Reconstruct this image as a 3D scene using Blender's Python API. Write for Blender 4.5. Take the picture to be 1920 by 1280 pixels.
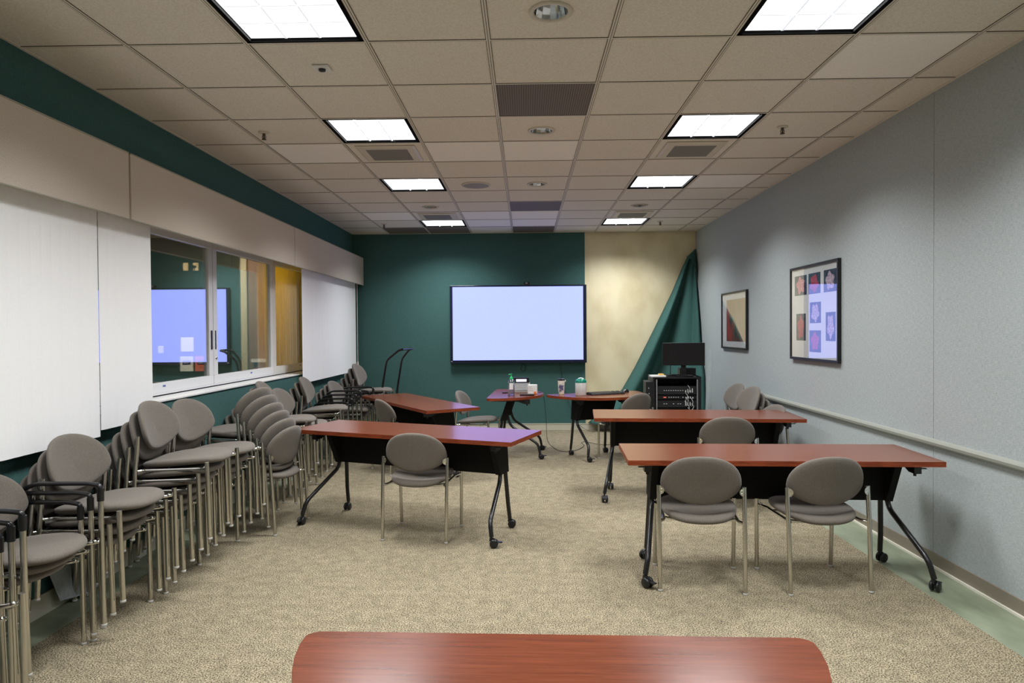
import bpy, math, random
from mathutils import Matrix, Vector
random.seed(7)
for _o in list(bpy.data.objects):
    bpy.data.objects.remove(_o)
SC = bpy.context.scene
COL = SC.collection
PI = math.pi

# ------------------------------------------------------------ camera, world, exposure
ZCAM = 1.477
def _rot(yaw, pitch, roll):
    return (Matrix.Rotation(yaw, 3, 'Z') @ Matrix.Rotation(pitch, 3, 'X') @ Matrix.Rotation(roll, 3, 'Y'))
_R = _rot(0.0192046, -0.0154193, 0.0073027)
cd = bpy.data.cameras.new('camera')
cam = bpy.data.objects.new('camera', cd)
COL.objects.link(cam)
_M = Matrix(((_R[0][0], _R[0][2], -_R[0][1]), (_R[1][0], _R[1][2], -_R[1][1]), (_R[2][0], _R[2][2], -_R[2][1]))).to_4x4()
_M.translation = Vector((0, 0, ZCAM))
cam.matrix_world = _M
cd.sensor_fit = 'HORIZONTAL'
cd.sensor_width = 36.0
cd.lens = 1278.24 / 1920 * 36.0
cd.clip_start = 0.02
SC.camera = cam
SC.view_settings.view_transform = 'Standard'
SC.view_settings.look = 'None'
SC.view_settings.gamma = 1.0
SC.view_settings.use_curve_mapping = False
SC.view_settings.exposure = 0.0
try:
    SC.cycles.use_denoising = True
    SC.cycles.max_bounces = 10
    SC.cycles.diffuse_bounces = 6
    SC.cycles.caustics_reflective = False
    SC.cycles.caustics_refractive = False
    SC.cycles.sample_clamp_indirect = 4.0
except Exception:
    pass
wd = bpy.data.worlds.new('world')
SC.world = wd
wd.use_nodes = True
wd.node_tree.nodes['Background'].inputs[0].default_value = (0.02, 0.02, 0.02, 1)
wd.node_tree.nodes['Background'].inputs[1].default_value = 0.2

LAMP_W = 36.0          # each ceiling troffer
LAMP_SPREAD = 2.3
PANEL_E = 1.3
SCREEN_E = 1.7
OFFICE_FILL_W = 70.0  # power of the lamps added to brighten the next office

T = 0.6096             # ceiling module
XL, XR = -2.56, 2.53   # side walls
YB, YF = 10.14, -2.6   # wall with the screen, wall behind the camera
ZC = 2.93
def LX(i): return (i - 3.285) * T
def RY(j): return (j + 5.627) * T
LIGHTS = [(c, r) for r in (-4, -1, 2, 5, 9) for c in (1, 5)]
for c, r in LIGHTS:
    ld = bpy.data.lights.new('lamp_glow', 'AREA')
    ld.shape = 'SQUARE'; ld.size = 0.54; ld.energy = LAMP_W
    ld.spread = LAMP_SPREAD
    ld.color = (0.965, 0.985, 1.0)
    lo = bpy.data.objects.new('lamp_glow_%d_%d' % (c, r), ld)
    lo.location = (LX(c) + T / 2, RY(r) + T / 2, ZC + 0.02)
    COL.objects.link(lo)
    ld['cell'] = '%d,%d' % (c, r)

# ------------------------------------------------------------ materials
def _nt(name):
    m = bpy.data.materials.new(name); m.use_nodes = True
    nt = m.node_tree; b = nt.nodes['Principled BSDF']
    return m, nt, b
def mat(name, col, rough=0.5, metal=0.0, spec=0.5, emit=None, es=0.0, alpha=1.0, coat=0.0, trans=0.0, ior=1.45):
    m, nt, b = _nt(name)
    b.inputs['Base Color'].default_value = (*col, 1)
    b.inputs['Roughness'].default_value = rough
    b.inputs['Metallic'].default_value = metal
    b.inputs['Specular IOR Level'].default_value = spec
    b.inputs['Coat Weight'].default_value = coat
    b.inputs['Transmission Weight'].default_value = trans
    b.inputs['IOR'].default_value = ior
    if emit:
        b.inputs['Emission Color'].default_value = (*emit, 1)
        b.inputs['Emission Strength'].default_value = es
    return m
def noisy(name, c1, c2, scale=200, rough=0.9, bump=0.1, stretch=(1, 1, 1), detail=3, spec=0.3, metal=0.0, big=0.0, bigscale=2.0, sheen=0.0, lo=0.35, hi=0.65, bdist=0.003):
    m, nt, b = _nt(name)
    N, L = nt.nodes, nt.links
    tc = N.new('ShaderNodeTexCoord'); mp = N.new('ShaderNodeMapping')
    mp.inputs['Scale'].default_value = stretch
    L.new(tc.outputs['Object'], mp.inputs['Vector'])
    n = N.new('ShaderNodeTexNoise'); n.inputs['Scale'].default_value = scale; n.inputs['Detail'].default_value = detail
    L.new(mp.outputs[0], n.inputs['Vector'])
    mr = N.new('ShaderNodeMapRange'); mr.inputs[1].default_value = lo; mr.inputs[2].default_value = hi
    L.new(n.outputs['Fac'], mr.inputs[0])
    mx = N.new('ShaderNodeMix'); mx.data_type = 'RGBA'
    mx.inputs['A'].default_value = (*c1, 1); mx.inputs['B'].default_value = (*c2, 1)
    L.new(mr.outputs[0], mx.inputs['Factor'])
    out = mx.outputs['Result']
    if big > 0:
        n2 = N.new('ShaderNodeTexNoise'); n2.inputs['Scale'].default_value = bigscale; n2.inputs['Detail'].default_value = 4
        L.new(mp.outputs[0], n2.inputs['Vector'])
        mr2 = N.new('ShaderNodeMapRange'); mr2.inputs[1].default_value = 0.3; mr2.inputs[2].default_value = 0.7
        mr2.inputs[3].default_value = 1 - big; mr2.inputs[4].default_value = 1 + big * 0.4
        L.new(n2.outputs['Fac'], mr2.inputs[0])
        vm = N.new('ShaderNodeVectorMath'); vm.operation = 'SCALE'
        L.new(out, vm.inputs[0]); L.new(mr2.outputs[0], vm.inputs['Scale'])
        out = vm.outputs[0]
    L.new(out, b.inputs['Base Color'])
    b.inputs['Roughness'].default_value = rough
    b.inputs['Specular IOR Level'].default_value = spec
    b.inputs['Metallic'].default_value = metal
    b.inputs['Sheen Weight'].default_value = sheen
    if bump > 0:
        bp = N.new('ShaderNodeBump'); bp.inputs['Strength'].default_value = bump; bp.inputs['Distance'].default_value = bdist
        L.new(n.outputs['Fac'], bp.inputs['Height']); L.new(bp.outputs[0], b.inputs['Normal'])
    return m
def fabric_weave(name, c1, c2, k=420.0):
    # woven panel fabric: fine horizontal and vertical threads
    m, nt, b = _nt(name)
    N, L = nt.nodes, nt.links
    tc = N.new('ShaderNodeTexCoord')
    outs = []
    for st in ((k * 0.12, k * 0.12, k), (k, k, k * 0.12)):
        mp = N.new('ShaderNodeMapping'); mp.inputs['Scale'].default_value = st
        L.new(tc.outputs['Object'], mp.inputs['Vector'])
        n = N.new('ShaderNodeTexNoise'); n.inputs['Scale'].default_value = 1.0; n.inputs['Detail'].default_value = 2
        L.new(mp.outputs[0], n.inputs['Vector']); outs.append(n.outputs['Fac'])
    ad = N.new('ShaderNodeMath'); ad.operation = 'ADD'
    L.new(outs[0], ad.inputs[0]); L.new(outs[1], ad.inputs[1])
    mr = N.new('ShaderNodeMapRange'); mr.inputs[1].default_value = 0.75; mr.inputs[2].default_value = 1.25
    L.new(ad.outputs[0], mr.inputs[0])
    mx = N.new('ShaderNodeMix'); mx.data_type = 'RGBA'
    mx.inputs['A'].default_value = (*c1, 1); mx.inputs['B'].default_value = (*c2, 1)
    L.new(mr.outputs[0], mx.inputs['Factor'])
    L.new(mx.outputs['Result'], b.inputs['Base Color'])
    b.inputs['Roughness'].default_value = 0.95; b.inputs['Specular IOR Level'].default_value = 0.15
    bp = N.new('ShaderNodeBump'); bp.inputs['Strength'].default_value = 0.15; bp.inputs['Distance'].default_value = 0.002
    L.new(mr.outputs[0], bp.inputs['Height']); L.new(bp.outputs[0], b.inputs['Normal'])
    return m
def stripes(name, c1, c2, freq, axis='X', rough=0.6, hard=True):
    m, nt, b = _nt(name)
    N, L = nt.nodes, nt.links
    tc = N.new('ShaderNodeTexCoord'); w = N.new('ShaderNodeTexWave')
    w.wave_type = 'BANDS'; w.bands_direction = axis; w.inputs['Scale'].default_value = freq
    L.new(tc.outputs['Object'], w.inputs['Vector'])
    mx = N.new('ShaderNodeMix'); mx.data_type = 'RGBA'
    mx.inputs['A'].default_value = (*c1, 1); mx.inputs['B'].default_value = (*c2, 1)
    L.new(w.outputs['Fac'], mx.inputs['Factor']); L.new(mx.outputs['Result'], b.inputs['Base Color'])
    b.inputs['Roughness'].default_value = rough
    return m
def glass_mat(name, refl=0.5, base=0.12, tint=(0.9, 0.92, 0.9), gcol=(0.97, 0.98, 1, 1)):
    # office glass, see-through; reflection raised to brighten the mirrored screen, growing towards grazing angles
    m = bpy.data.materials.new(name); m.use_nodes = True
    nt = m.node_tree; N, L = nt.nodes, nt.links; N.clear()
    o = N.new('ShaderNodeOutputMaterial'); mx = N.new('ShaderNodeMixShader')
    t = N.new('ShaderNodeBsdfTransparent'); t.inputs[0].default_value = (*tint, 1)
    g = N.new('ShaderNodeBsdfGlossy'); g.inputs['Roughness'].default_value = 0.0
    g.inputs[0].default_value = gcol
    lw = N.new('ShaderNodeLayerWeight'); lw.inputs[0].default_value = 0.5
    mr = N.new('ShaderNodeMapRange'); mr.inputs[3].default_value = base; mr.inputs[4].default_value = refl
    L.new(lw.outputs['Facing'], mr.inputs[0]); L.new(mr.outputs[0], mx.inputs[0])
    L.new(t.outputs[0], mx.inputs[1]); L.new(g.outputs[0], mx.inputs[2]); L.new(mx.outputs[0], o.inputs[0])
    return m

M = {}
M['carpet'] = noisy('carpet', (0.035, 0.026, 0.015), (0.49, 0.42, 0.285), scale=150, rough=1.0, bump=0.5, detail=6, spec=0.05, big=0.24, bigscale=15, lo=0.36, hi=0.64, bdist=0.004)
M['green_vinyl'] = noisy('green_vinyl', (0.185, 0.215, 0.145), (0.265, 0.295, 0.205), scale=9, rough=0.45, bump=0.0, stretch=(1, 0.35, 1), detail=6, spec=0.4)
M['teal'] = fabric_weave('teal', (0.042, 0.103, 0.097), (0.072, 0.158, 0.149))
M['teal_cloth'] = fabric_weave('teal_cloth', (0.042, 0.112, 0.100), (0.066, 0.155, 0.140))
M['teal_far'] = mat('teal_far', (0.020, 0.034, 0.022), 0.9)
M['grey_fabric'] = fabric_weave('grey_fabric', (0.33, 0.375, 0.38), (0.46, 0.50, 0.50), k=300)
M['plywood'] = noisy('plywood', (0.63, 0.54, 0.32), (0.80, 0.72, 0.49), scale=2.2, rough=0.75, bump=0.0, stretch=(1.1, 1, 0.75), detail=7, spec=0.3, lo=0.3, hi=0.6)
M['ceiling_tile'] = noisy('ceiling_tile', (0.70, 0.655, 0.58), (0.80, 0.76, 0.69), scale=95, rough=0.95, bump=0.3, detail=4, spec=0.1)
M['tile_new'] = noisy('tile_new', (0.86, 0.83, 0.79), (0.92, 0.90, 0.86), scale=95, rough=0.95, bump=0.2, detail=4, spec=0.1)
M['tile_bar'] = mat('tile_bar', (0.70, 0.66, 0.58), 0.6)
M['tile_gap_shade'] = mat('tile_gap_shade', (0.10, 0.085, 0.065), 0.9)  # dark strips paint the shade along the tile edges
M['base_beige'] = mat('base_beige', (0.58, 0.55, 0.45), 0.5)
M['base_brown'] = mat('base_brown', (0.24, 0.21, 0.16), 0.5)
M['white_line'] = mat('white_line', (0.75, 0.72, 0.62), 0.5)
M['rail_grey'] = mat('rail_grey', (0.31, 0.32, 0.28), 0.35)
M['valance'] = noisy('valance', (0.53, 0.465, 0.395), (0.67, 0.60, 0.52), scale=230, rough=0.95, bump=0.15, spec=0.1)
M['valance_edge'] = mat('valance_edge', (0.36, 0.34, 0.28), 0.8)
M['slat'] = noisy('slat', (0.93, 0.93, 0.935), (0.97, 0.97, 0.975), scale=300, rough=0.6, bump=0.03, spec=0.3, stretch=(1, 1, 0.3))
def translucent_mat(name, col, w):
    m, nt, b = _nt(name); N, L = nt.nodes, nt.links
    b.inputs['Base Color'].default_value = (*col, 1); b.inputs['Roughness'].default_value = 0.6
    tr = N.new('ShaderNodeBsdfTranslucent'); tr.inputs[0].default_value = (*col, 1)
    mx = N.new('ShaderNodeMixShader'); mx.inputs[0].default_value = w
    L.new(b.outputs[0], mx.inputs[1]); L.new(tr.outputs[0], mx.inputs[2]); L.new(mx.outputs[0], N['Material Output'].inputs[0])
    return m
M['amber_slat'] = translucent_mat('amber_slat', (0.88, 0.70, 0.05), 0.6)
M['white_frame'] = mat('white_frame', (0.80, 0.80, 0.80), 0.35)
M['black_plastic'] = mat('black_plastic', (0.012, 0.012, 0.013), 0.35)
M['black_metal'] = mat('black_metal', (0.010, 0.010, 0.011), 0.28, spec=0.6)
M['black_panel'] = mat('black_panel', (0.010, 0.010, 0.010), 0.7, spec=0.2)
M['dark_gap'] = mat('dark_gap', (0.004, 0.004, 0.004), 0.9, spec=0.05)
M['chair_fabric'] = noisy('chair_fabric', (0.105, 0.090, 0.074), (0.185, 0.161, 0.136), scale=420, rough=0.85, bump=0.15, spec=0.3, sheen=0.15, bdist=0.0015)
M['nickel'] = mat('nickel', (0.58, 0.565, 0.52), 0.24, metal=1.0)
M['chrome'] = mat('chrome', (0.75, 0.75, 0.73), 0.10, metal=1.0)
M['foot'] = mat('foot', (0.6, 0.6, 0.58), 0.5)
M['glass'] = glass_mat('glass', 0.82, 0.16, (0.9, 0.9, 0.86), (0.90, 0.93, 1, 1))
M['picture_glass'] = glass_mat('picture_glass', 0.30, 0.03, (0.97, 0.98, 0.99))
M['screen'] = mat('screen', (0.02, 0.02, 0.02), 0.25, emit=(0.33, 0.39, 1.0), es=SCREEN_E)
M['dark_screen'] = mat('dark_screen', (0.012, 0.012, 0.013), 0.35)
M['tv_bezel'] = mat('tv_bezel', (0.012, 0.016, 0.035), 0.2)
M['panel_glow'] = mat('panel_glow', (0.9, 0.9, 0.9), 0.5, emit=(0.94, 0.96, 1.0), es=PANEL_E)
M['louver'] = mat('louver', (0.75, 0.77, 0.80), 0.4, emit=(0.80, 0.84, 0.95), es=0.72)  # emission stands in for lamp light on the bars
M['grille_dark'] = stripes('grille_dark', (0.085, 0.070, 0.055), (0.20, 0.17, 0.135), 22, 'X', 0.7)
M['grille_grey'] = stripes('grille_grey', (0.13, 0.125, 0.11), (0.27, 0.255, 0.225), 30, 'Y', 0.7)
M['vent_white'] = mat('vent_white', (0.62, 0.57, 0.48), 0.5)
M['speaker_grey'] = mat('speaker_grey', (0.30, 0.29, 0.27), 0.7)
M['mat_board'] = mat('mat_board', (0.93, 0.92, 0.88), 0.8)
M['print_dark'] = noisy('print_dark', (0.02, 0.03, 0.06), (0.07, 0.09, 0.15), scale=30, rough=0.6, bump=0)
M['rose_pink'] = noisy('rose_pink', (0.62, 0.12, 0.18), (0.90, 0.45, 0.50), scale=55, rough=0.6, bump=0)
M['rose_red'] = noisy('rose_red', (0.42, 0.02, 0.07), (0.68, 0.10, 0.18), scale=60, rough=0.6, bump=0)
M['rose_pale'] = noisy('rose_pale', (0.40, 0.20, 0.33), (0.85, 0.75, 0.80), scale=55, rough=0.6, bump=0)
M['art_tan'] = noisy('art_tan', (0.42, 0.36, 0.20), (0.62, 0.36, 0.24), scale=12, rough=0.7, bump=0, stretch=(1, 1, 0.35))
M['art_red'] = noisy('art_red', (0.03, 0.07, 0.05), (0.42, 0.06, 0.05), scale=7, rough=0.7, bump=0, stretch=(1, 1, 0.5), lo=0.4, hi=0.6)
M['white_plastic'] = mat('white_plastic', (0.72, 0.72, 0.70), 0.4)
M['paper'] = mat('paper', (0.80, 0.80, 0.78), 0.7)
M['paper_grey'] = noisy('paper_grey', (0.30, 0.33, 0.33), (0.37, 0.40, 0.40), scale=40, bump=0, rough=0.6)
M['beige_plate'] = mat('beige_plate', (0.70, 0.52, 0.30), 0.5)
M['brown_door'] = noisy('brown_door', (0.20, 0.105, 0.05), (0.27, 0.145, 0.075), scale=18, bump=0, rough=0.5, stretch=(4, 1, 0.2))
M['door_post'] = mat('door_post', (0.50, 0.43, 0.27), 0.5)
M['red_label'] = mat('red_label', (0.65, 0.16, 0.10), 0.6)
M['green_cap'] = mat('green_cap', (0.02, 0.55, 0.16), 0.35)
M['clear_plastic'] = glass_mat('clear_plastic', 0.5, 0.10, (0.86, 0.88, 0.95))
M['gel'] = mat('gel', (0.62, 0.62, 0.74), 0.2, trans=0.7, ior=1.33)
M['label_blue'] = mat('label_blue', (0.10, 0.14, 0.42), 0.5)
M['lid_green'] = mat('lid_green', (0.0, 0.20, 0.135), 0.3)
M['orange'] = mat('orange', (0.85, 0.22, 0.06), 0.5)
M['key_grey'] = mat('key_grey', (0.22, 0.22, 0.23), 0.5)
M['led'] = mat('led', (0.5, 0.5, 0.5), 0.4, emit=(0.9, 0.9, 0.9), es=0.12)
M['lcd'] = mat('lcd', (0.7, 0.72, 0.8), 0.4, emit=(0.72, 0.74, 0.9), es=0.8)
M['led_red'] = mat('led_red', (0.5, 0.1, 0.1), 0.4, emit=(0.8, 0.15, 0.12), es=0.5)
M['cable_grey'] = mat('cable_grey', (0.5, 0.5, 0.5), 0.5)
M['cable_dark'] = mat('cable_dark', (0.02, 0.03, 0.025), 0.5)
M['rack_metal'] = mat('rack_metal', (0.016, 0.016, 0.018), 0.45)
M['rack_unit'] = mat('rack_unit', (0.02, 0.02, 0.022), 0.4)
M['tumbler_print'] = noisy('tumbler_print', (0.10, 0.10, 0.22), (0.82, 0.78, 0.68), scale=14, bump=0, rough=0.35, lo=0.38, hi=0.5)
M['note_yellow'] = mat('note_yellow', (0.80, 0.48, 0.12), 0.6)
def wood_mat(name):
    m, nt, b = _nt(name)
    N, L = nt.nodes, nt.links
    tc = N.new('ShaderNodeTexCoord'); mp = N.new('ShaderNodeMapping'); mp.inputs['Scale'].default_value = (1.6, 22, 22)
    L.new(tc.outputs['Object'], mp.inputs['Vector'])
    n = N.new('ShaderNodeTexNoise'); n.inputs['Scale'].default_value = 3.0; n.inputs['Detail'].default_value = 8; n.inputs['Roughness'].default_value = 0.65
    L.new(mp.outputs[0], n.inputs['Vector'])
    cr = N.new('ShaderNodeValToRGB')
    cr.color_ramp.elements[0].position = 0.30; cr.color_ramp.elements[0].color = (0.115, 0.026, 0.010, 1)
    cr.color_ramp.elements[1].position = 0.68; cr.color_ramp.elements[1].color = (0.205, 0.050, 0.020, 1)
    L.new(n.outputs['Fac'], cr.inputs[0]); L.new(cr.outputs[0], b.inputs['Base Color'])
    b.inputs['Roughness'].default_value = 0.22; b.inputs['Specular IOR Level'].default_value = 0.5; b.inputs['IOR'].default_value = 1.7
    bp = N.new('ShaderNodeBump'); bp.inputs['Strength'].default_value = 0.04; bp.inputs['Distance'].default_value = 0.001
    L.new(n.outputs['Fac'], bp.inputs['Height']); L.new(bp.outputs[0], b.inputs['Normal'])
    return m
M['cherry'] = wood_mat('cherry')
M['cherry_edge'] = noisy('cherry_edge', (0.16, 0.030, 0.010), (0.27, 0.055, 0.018), scale=12, rough=0.4, bump=0, stretch=(1, 1, 8))

# ------------------------------------------------------------ mesh helpers
class MB:
    def __init__(s): s.v = []; s.f = []; s.m = []; s.sm = []
    def add(s, vs, fs, mi=0, smooth=False):
        o = len(s.v); s.v += [tuple(v) for v in vs]
        for f in fs: s.f.append(tuple(i + o for i in f)); s.m.append(mi); s.sm.append(smooth)
        return s
    def box(s, x0, x1, y0, y1, z0, z1, mi=0, M4=None):
        vs = [(x, y, z) for z in (z0, z1) for y in (y0, y1) for x in (x0, x1)]
        if M4 is not None: vs = [tuple(M4 @ Vector(v)) for v in vs]
        return s.add(vs, [(0, 2, 3, 1), (4, 5, 7, 6), (0, 1, 5, 4), (2, 6, 7, 3), (0, 4, 6, 2), (1, 3, 7, 5)], mi)
    def tube(s, pts, r, seg=10, mi=0, caps=True, smooth=True, ry=None):
        pts = [Vector(p) for p in pts]; n = len(pts); ring = []
        up = Vector((0, 0, 1))
        prev = None
        for i, p in enumerate(pts):
            if i == 0: d = pts[1] - p
            elif i == n - 1: d = p - pts[i - 1]
            else: d = (pts[i + 1] - p).normalized() + (p - pts[i - 1]).normalized()
            d.normalize()
            if prev is None:
                a = Vector((1, 0, 0)) if abs(d.x) < 0.9 else Vector((0, 1, 0))
                u = (a - d * a.dot(d)).normalized()
            else:
                u = (prev - d * prev.dot(d)).normalized()
            prev = u; w = d.cross(u)
            rr = r[i] if isinstance(r, (list, tuple)) else r
            r2 = rr if ry is None else ry
            ring.append([tuple(p + u * rr * math.cos(2 * PI * k / seg) + w * r2 * math.sin(2 * PI * k / seg)) for k in range(seg)])
        vs = [v for rg in ring for v in rg]; fs = []
        for i in range(n - 1):
            for k in range(seg):
                a = i * seg + k; b = i * seg + (k + 1) % seg
                fs.append((a, b, b + seg, a + seg))
        s.add(vs, fs, mi, smooth)
        if caps:
            s.add(ring[0], [tuple(reversed(range(seg)))], mi); s.add(ring[-1], [tuple(range(seg))], mi)
        return s
    def lathe(s, prof, c=(0, 0, 0), seg=24, mi=0, smooth=True, axis='Z'):
        vs = []; fs = []
        for r, z in prof:
            for k in range(seg):
                a = 2 * PI * k / seg
                if axis == 'Z': v = (c[0] + r * math.cos(a), c[1] + r * math.sin(a), c[2] + z)
                elif axis == 'X': v = (c[0] + z, c[1] + r * math.cos(a), c[2] + r * math.sin(a))
                else: v = (c[0] + r * math.cos(a), c[1] + z, c[2] + r * math.sin(a))
                vs.append(v)
        for i in range(len(prof) - 1):
            for k in range(seg):
                a = i * seg + k; b = i * seg + (k + 1) % seg
                fs.append((a, b, b + seg, a + seg))
        return s.add(vs, fs, mi, smooth)
    def prism(s, poly, z0, z1, mi=0, mi_side=None, to=None):
        # poly in 2D, extruded between z0 and z1; to maps (a,b,c) to xyz
        to = to or (lambda a, b, c: (a, b, c))
        n = len(poly)
        vs = [to(a, b, z0) for a, b in poly] + [to(a, b, z1) for a, b in poly]
        s.add(vs, [tuple(reversed(range(n))), tuple(range(n, 2 * n))], mi)
        s.add(vs, [(i, (i + 1) % n, n + (i + 1) % n, n + i) for i in range(n)], mi if mi_side is None else mi_side)
        return s
    def build(s, name, mats, parent=None, loc=None, bevel=0.0, fixn=True):
        me = bpy.data.meshes.new(name); me.from_pydata(s.v, [], s.f)
        if not isinstance(mats, (list, tuple)): mats = [mats]
        for m in mats: me.materials.append(m)
        me.polygons.foreach_set('material_index', s.m); me.polygons.foreach_set('use_smooth', s.sm)
        me.update()
        if fixn:
            import bmesh
            bm = bmesh.new(); bm.from_mesh(me); bmesh.ops.recalc_face_normals(bm, faces=bm.faces); bm.to_mesh(me); bm.free()
        o = bpy.data.objects.new(name, me); COL.objects.link(o)
        if parent: o.parent = parent
        if loc: o.location = loc
        if bevel > 0:
            b = o.modifiers.new('bevel', 'BEVEL'); b.width = bevel; b.segments = 2; b.limit_method = 'ANGLE'
        return o
def smooth_path(pts, n=6):
    pts = [Vector(p) for p in pts]; out = []
    P = [pts[0]] + pts + [pts[-1]]
    for i in range(1, len(P) - 2):
        for k in range(n):
            t = k / n
            a, b, c, d = P[i - 1], P[i], P[i + 1], P[i + 2]
            out.append(0.5 * ((2 * b) + (c - a) * t + (2 * a - 5 * b + 4 * c - d) * t * t + (3 * b - a - 3 * c + d) * t ** 3))
    out.append(pts[-1]); return out
def fillet(pts, rad, n=5):
    pts = [Vector(p) for p in pts]; out = [pts[0]]
    for i in range(1, len(pts) - 1):
        a, b, c = pts[i - 1], pts[i], pts[i + 1]
        d1 = (a - b); d2 = (c - b); r = min(rad, d1.length * 0.45, d2.length * 0.45)
        p = b + d1.normalized() * r; q = b + d2.normalized() * r
        for k in range(n + 1):
            t = k / n; out.append((1 - t) ** 2 * p + 2 * t * (1 - t) * b + t * t * q)
    out.append(pts[-1]); return out
def tag(o, label=None, cat=None, group=None, kind=None):
    if label: o['label'] = label
    if cat: o['category'] = cat
    if group: o['group'] = group
    if kind: o['kind'] = kind
    return o
def thing(name, loc, label, cat, rz=0.0, group=None):
    o = bpy.data.objects.new(name, None); COL.objects.link(o)
    o.empty_display_size = 0.1
    o.location = loc; o.rotation_euler = (0, 0, rz)
    return tag(o, label, cat, group)
def kids(o): return [c for c in COL.objects if c.parent == o]
def copy_tree(o, parent=None, cache={}):
    c = o.copy(); COL.objects.link(c); c.parent = parent
    if o.name not in cache: cache[o.name] = kids(o)
    for ch in cache[o.name]: copy_tree(ch, c)
    return c
def struct(name, mb, mats, label=None, **k):
    o = mb.build(name, mats, **k); tag(o, label, kind='structure'); return o

# ------------------------------------------------------------ room shell
WX0, WX1 = 3.3, 8.92     # interior window opening along the left wall
WZ0, WZ1 = 1.01, 2.34
b = MB(); b.box(XL + 0.22, XR - 0.31, YF, YB, -0.1, 0.0)
struct('floor', b, M['carpet'], 'beige speckled carpet covering the middle of the room')
b = MB(); b.box(XL - 0.1, XL + 0.22, YF, YB, -0.1, -0.003)
struct('floor_left_strip', b, M['green_vinyl']).name = 'floor_left'
b = MB(); b.box(XR - 0.31, XR + 0.1, YF, YB, -0.1, -0.003)
struct('floor_right', b, M['green_vinyl'])
b = MB()
b.box(XL - 0.20, XL, YF, YB, -0.1, WZ0 - 0.012); b.box(XL - 0.20, XL, YF, YB, WZ1, 3.15)
b.box(XL - 0.20, XL, YF, WX0, WZ0 - 0.012, WZ1); b.box(XL - 0.20, XL, WX1, YB, WZ0 - 0.012, WZ1)
struct('wall_left', b, M['teal'])
b = MB(); b.box(XL - 0.20, XL + 0.012, WX0, WX1, WZ0 - 0.012, WZ0 - 0.002)
struct('trim_1', b, M['white_frame'], 'white sill ledge of the interior window')
b = MB(); b.box(XR, XR + 0.12, YF, YB + 0.12, -0.1, 3.15)
struct('wall_right', b, M['grey_fabric'])
b = MB(); b.box(XL - 0.20, XR, YB + 0.02, YB + 0.14, -0.1, 3.15)
struct('wall_back_board', b, M['plywood']).name = 'wall_back'
b = MB(); b.box(XL, 0.892, YB, YB + 0.0195, 0.095, ZC + 0.1)
struct('wall_back_covering', b, M['teal'], 'dark teal fabric covering on the back wall').name = 'wall_back_fabric'
b = MB(); b.box(XL - 0.20, XR + 0.12, YF - 0.12, YF, -0.1, 3.15)
struct('wall_rear', b, M['grey_fabric'])
b = MB(); b.box(XL, XR, YB - 0.012, YB - 0.0005, 0, 0.098); b.box(XL, XR, YB - 0.016, YB - 0.0115, 0.088, 0.098)
struct('baseboard_back', b, M['base_beige'])
b = MB(); b.box(XL + 0.0005, XL + 0.012, YF, YB - 0.012, -0.003, 0.11)
struct('baseboard_left', b, M['base_beige'])
b = MB(); b.box(XR - 0.010, XR - 0.0005, YF, YB - 0.012, -0.003, 0.085)
b.box(XR - 0.022, XR - 0.010, YF, YB - 0.012, -0.003, 0.010, 1)
struct('baseboard_right', b, [M['base_brown'], M['white_line']])
b = MB()
prof = [(0.0, -0.024), (0.014, -0.024), (0.026, -0.012), (0.028, 0.004), (0.020, 0.017), (0.008, 0.022), (0.0, 0.022)]
b.prism(prof, YF, 8.05, to=lambda a, c, y: (XR - a, y, 0.768 + c))
struct('trim_2', b, M['rail_grey'], 'grey chair rail along the right wall')
b = MB()
for y in (1.85, 4.27): b.box(XR - 0.0012, XR - 0.0002, y, y + 0.0025, 0.085, ZC)
struct('trim_3', b, mat('seam_grey', (0.27, 0.30, 0.30), 0.9), 'thin vertical seams of the grey fabric wall panels')

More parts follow.
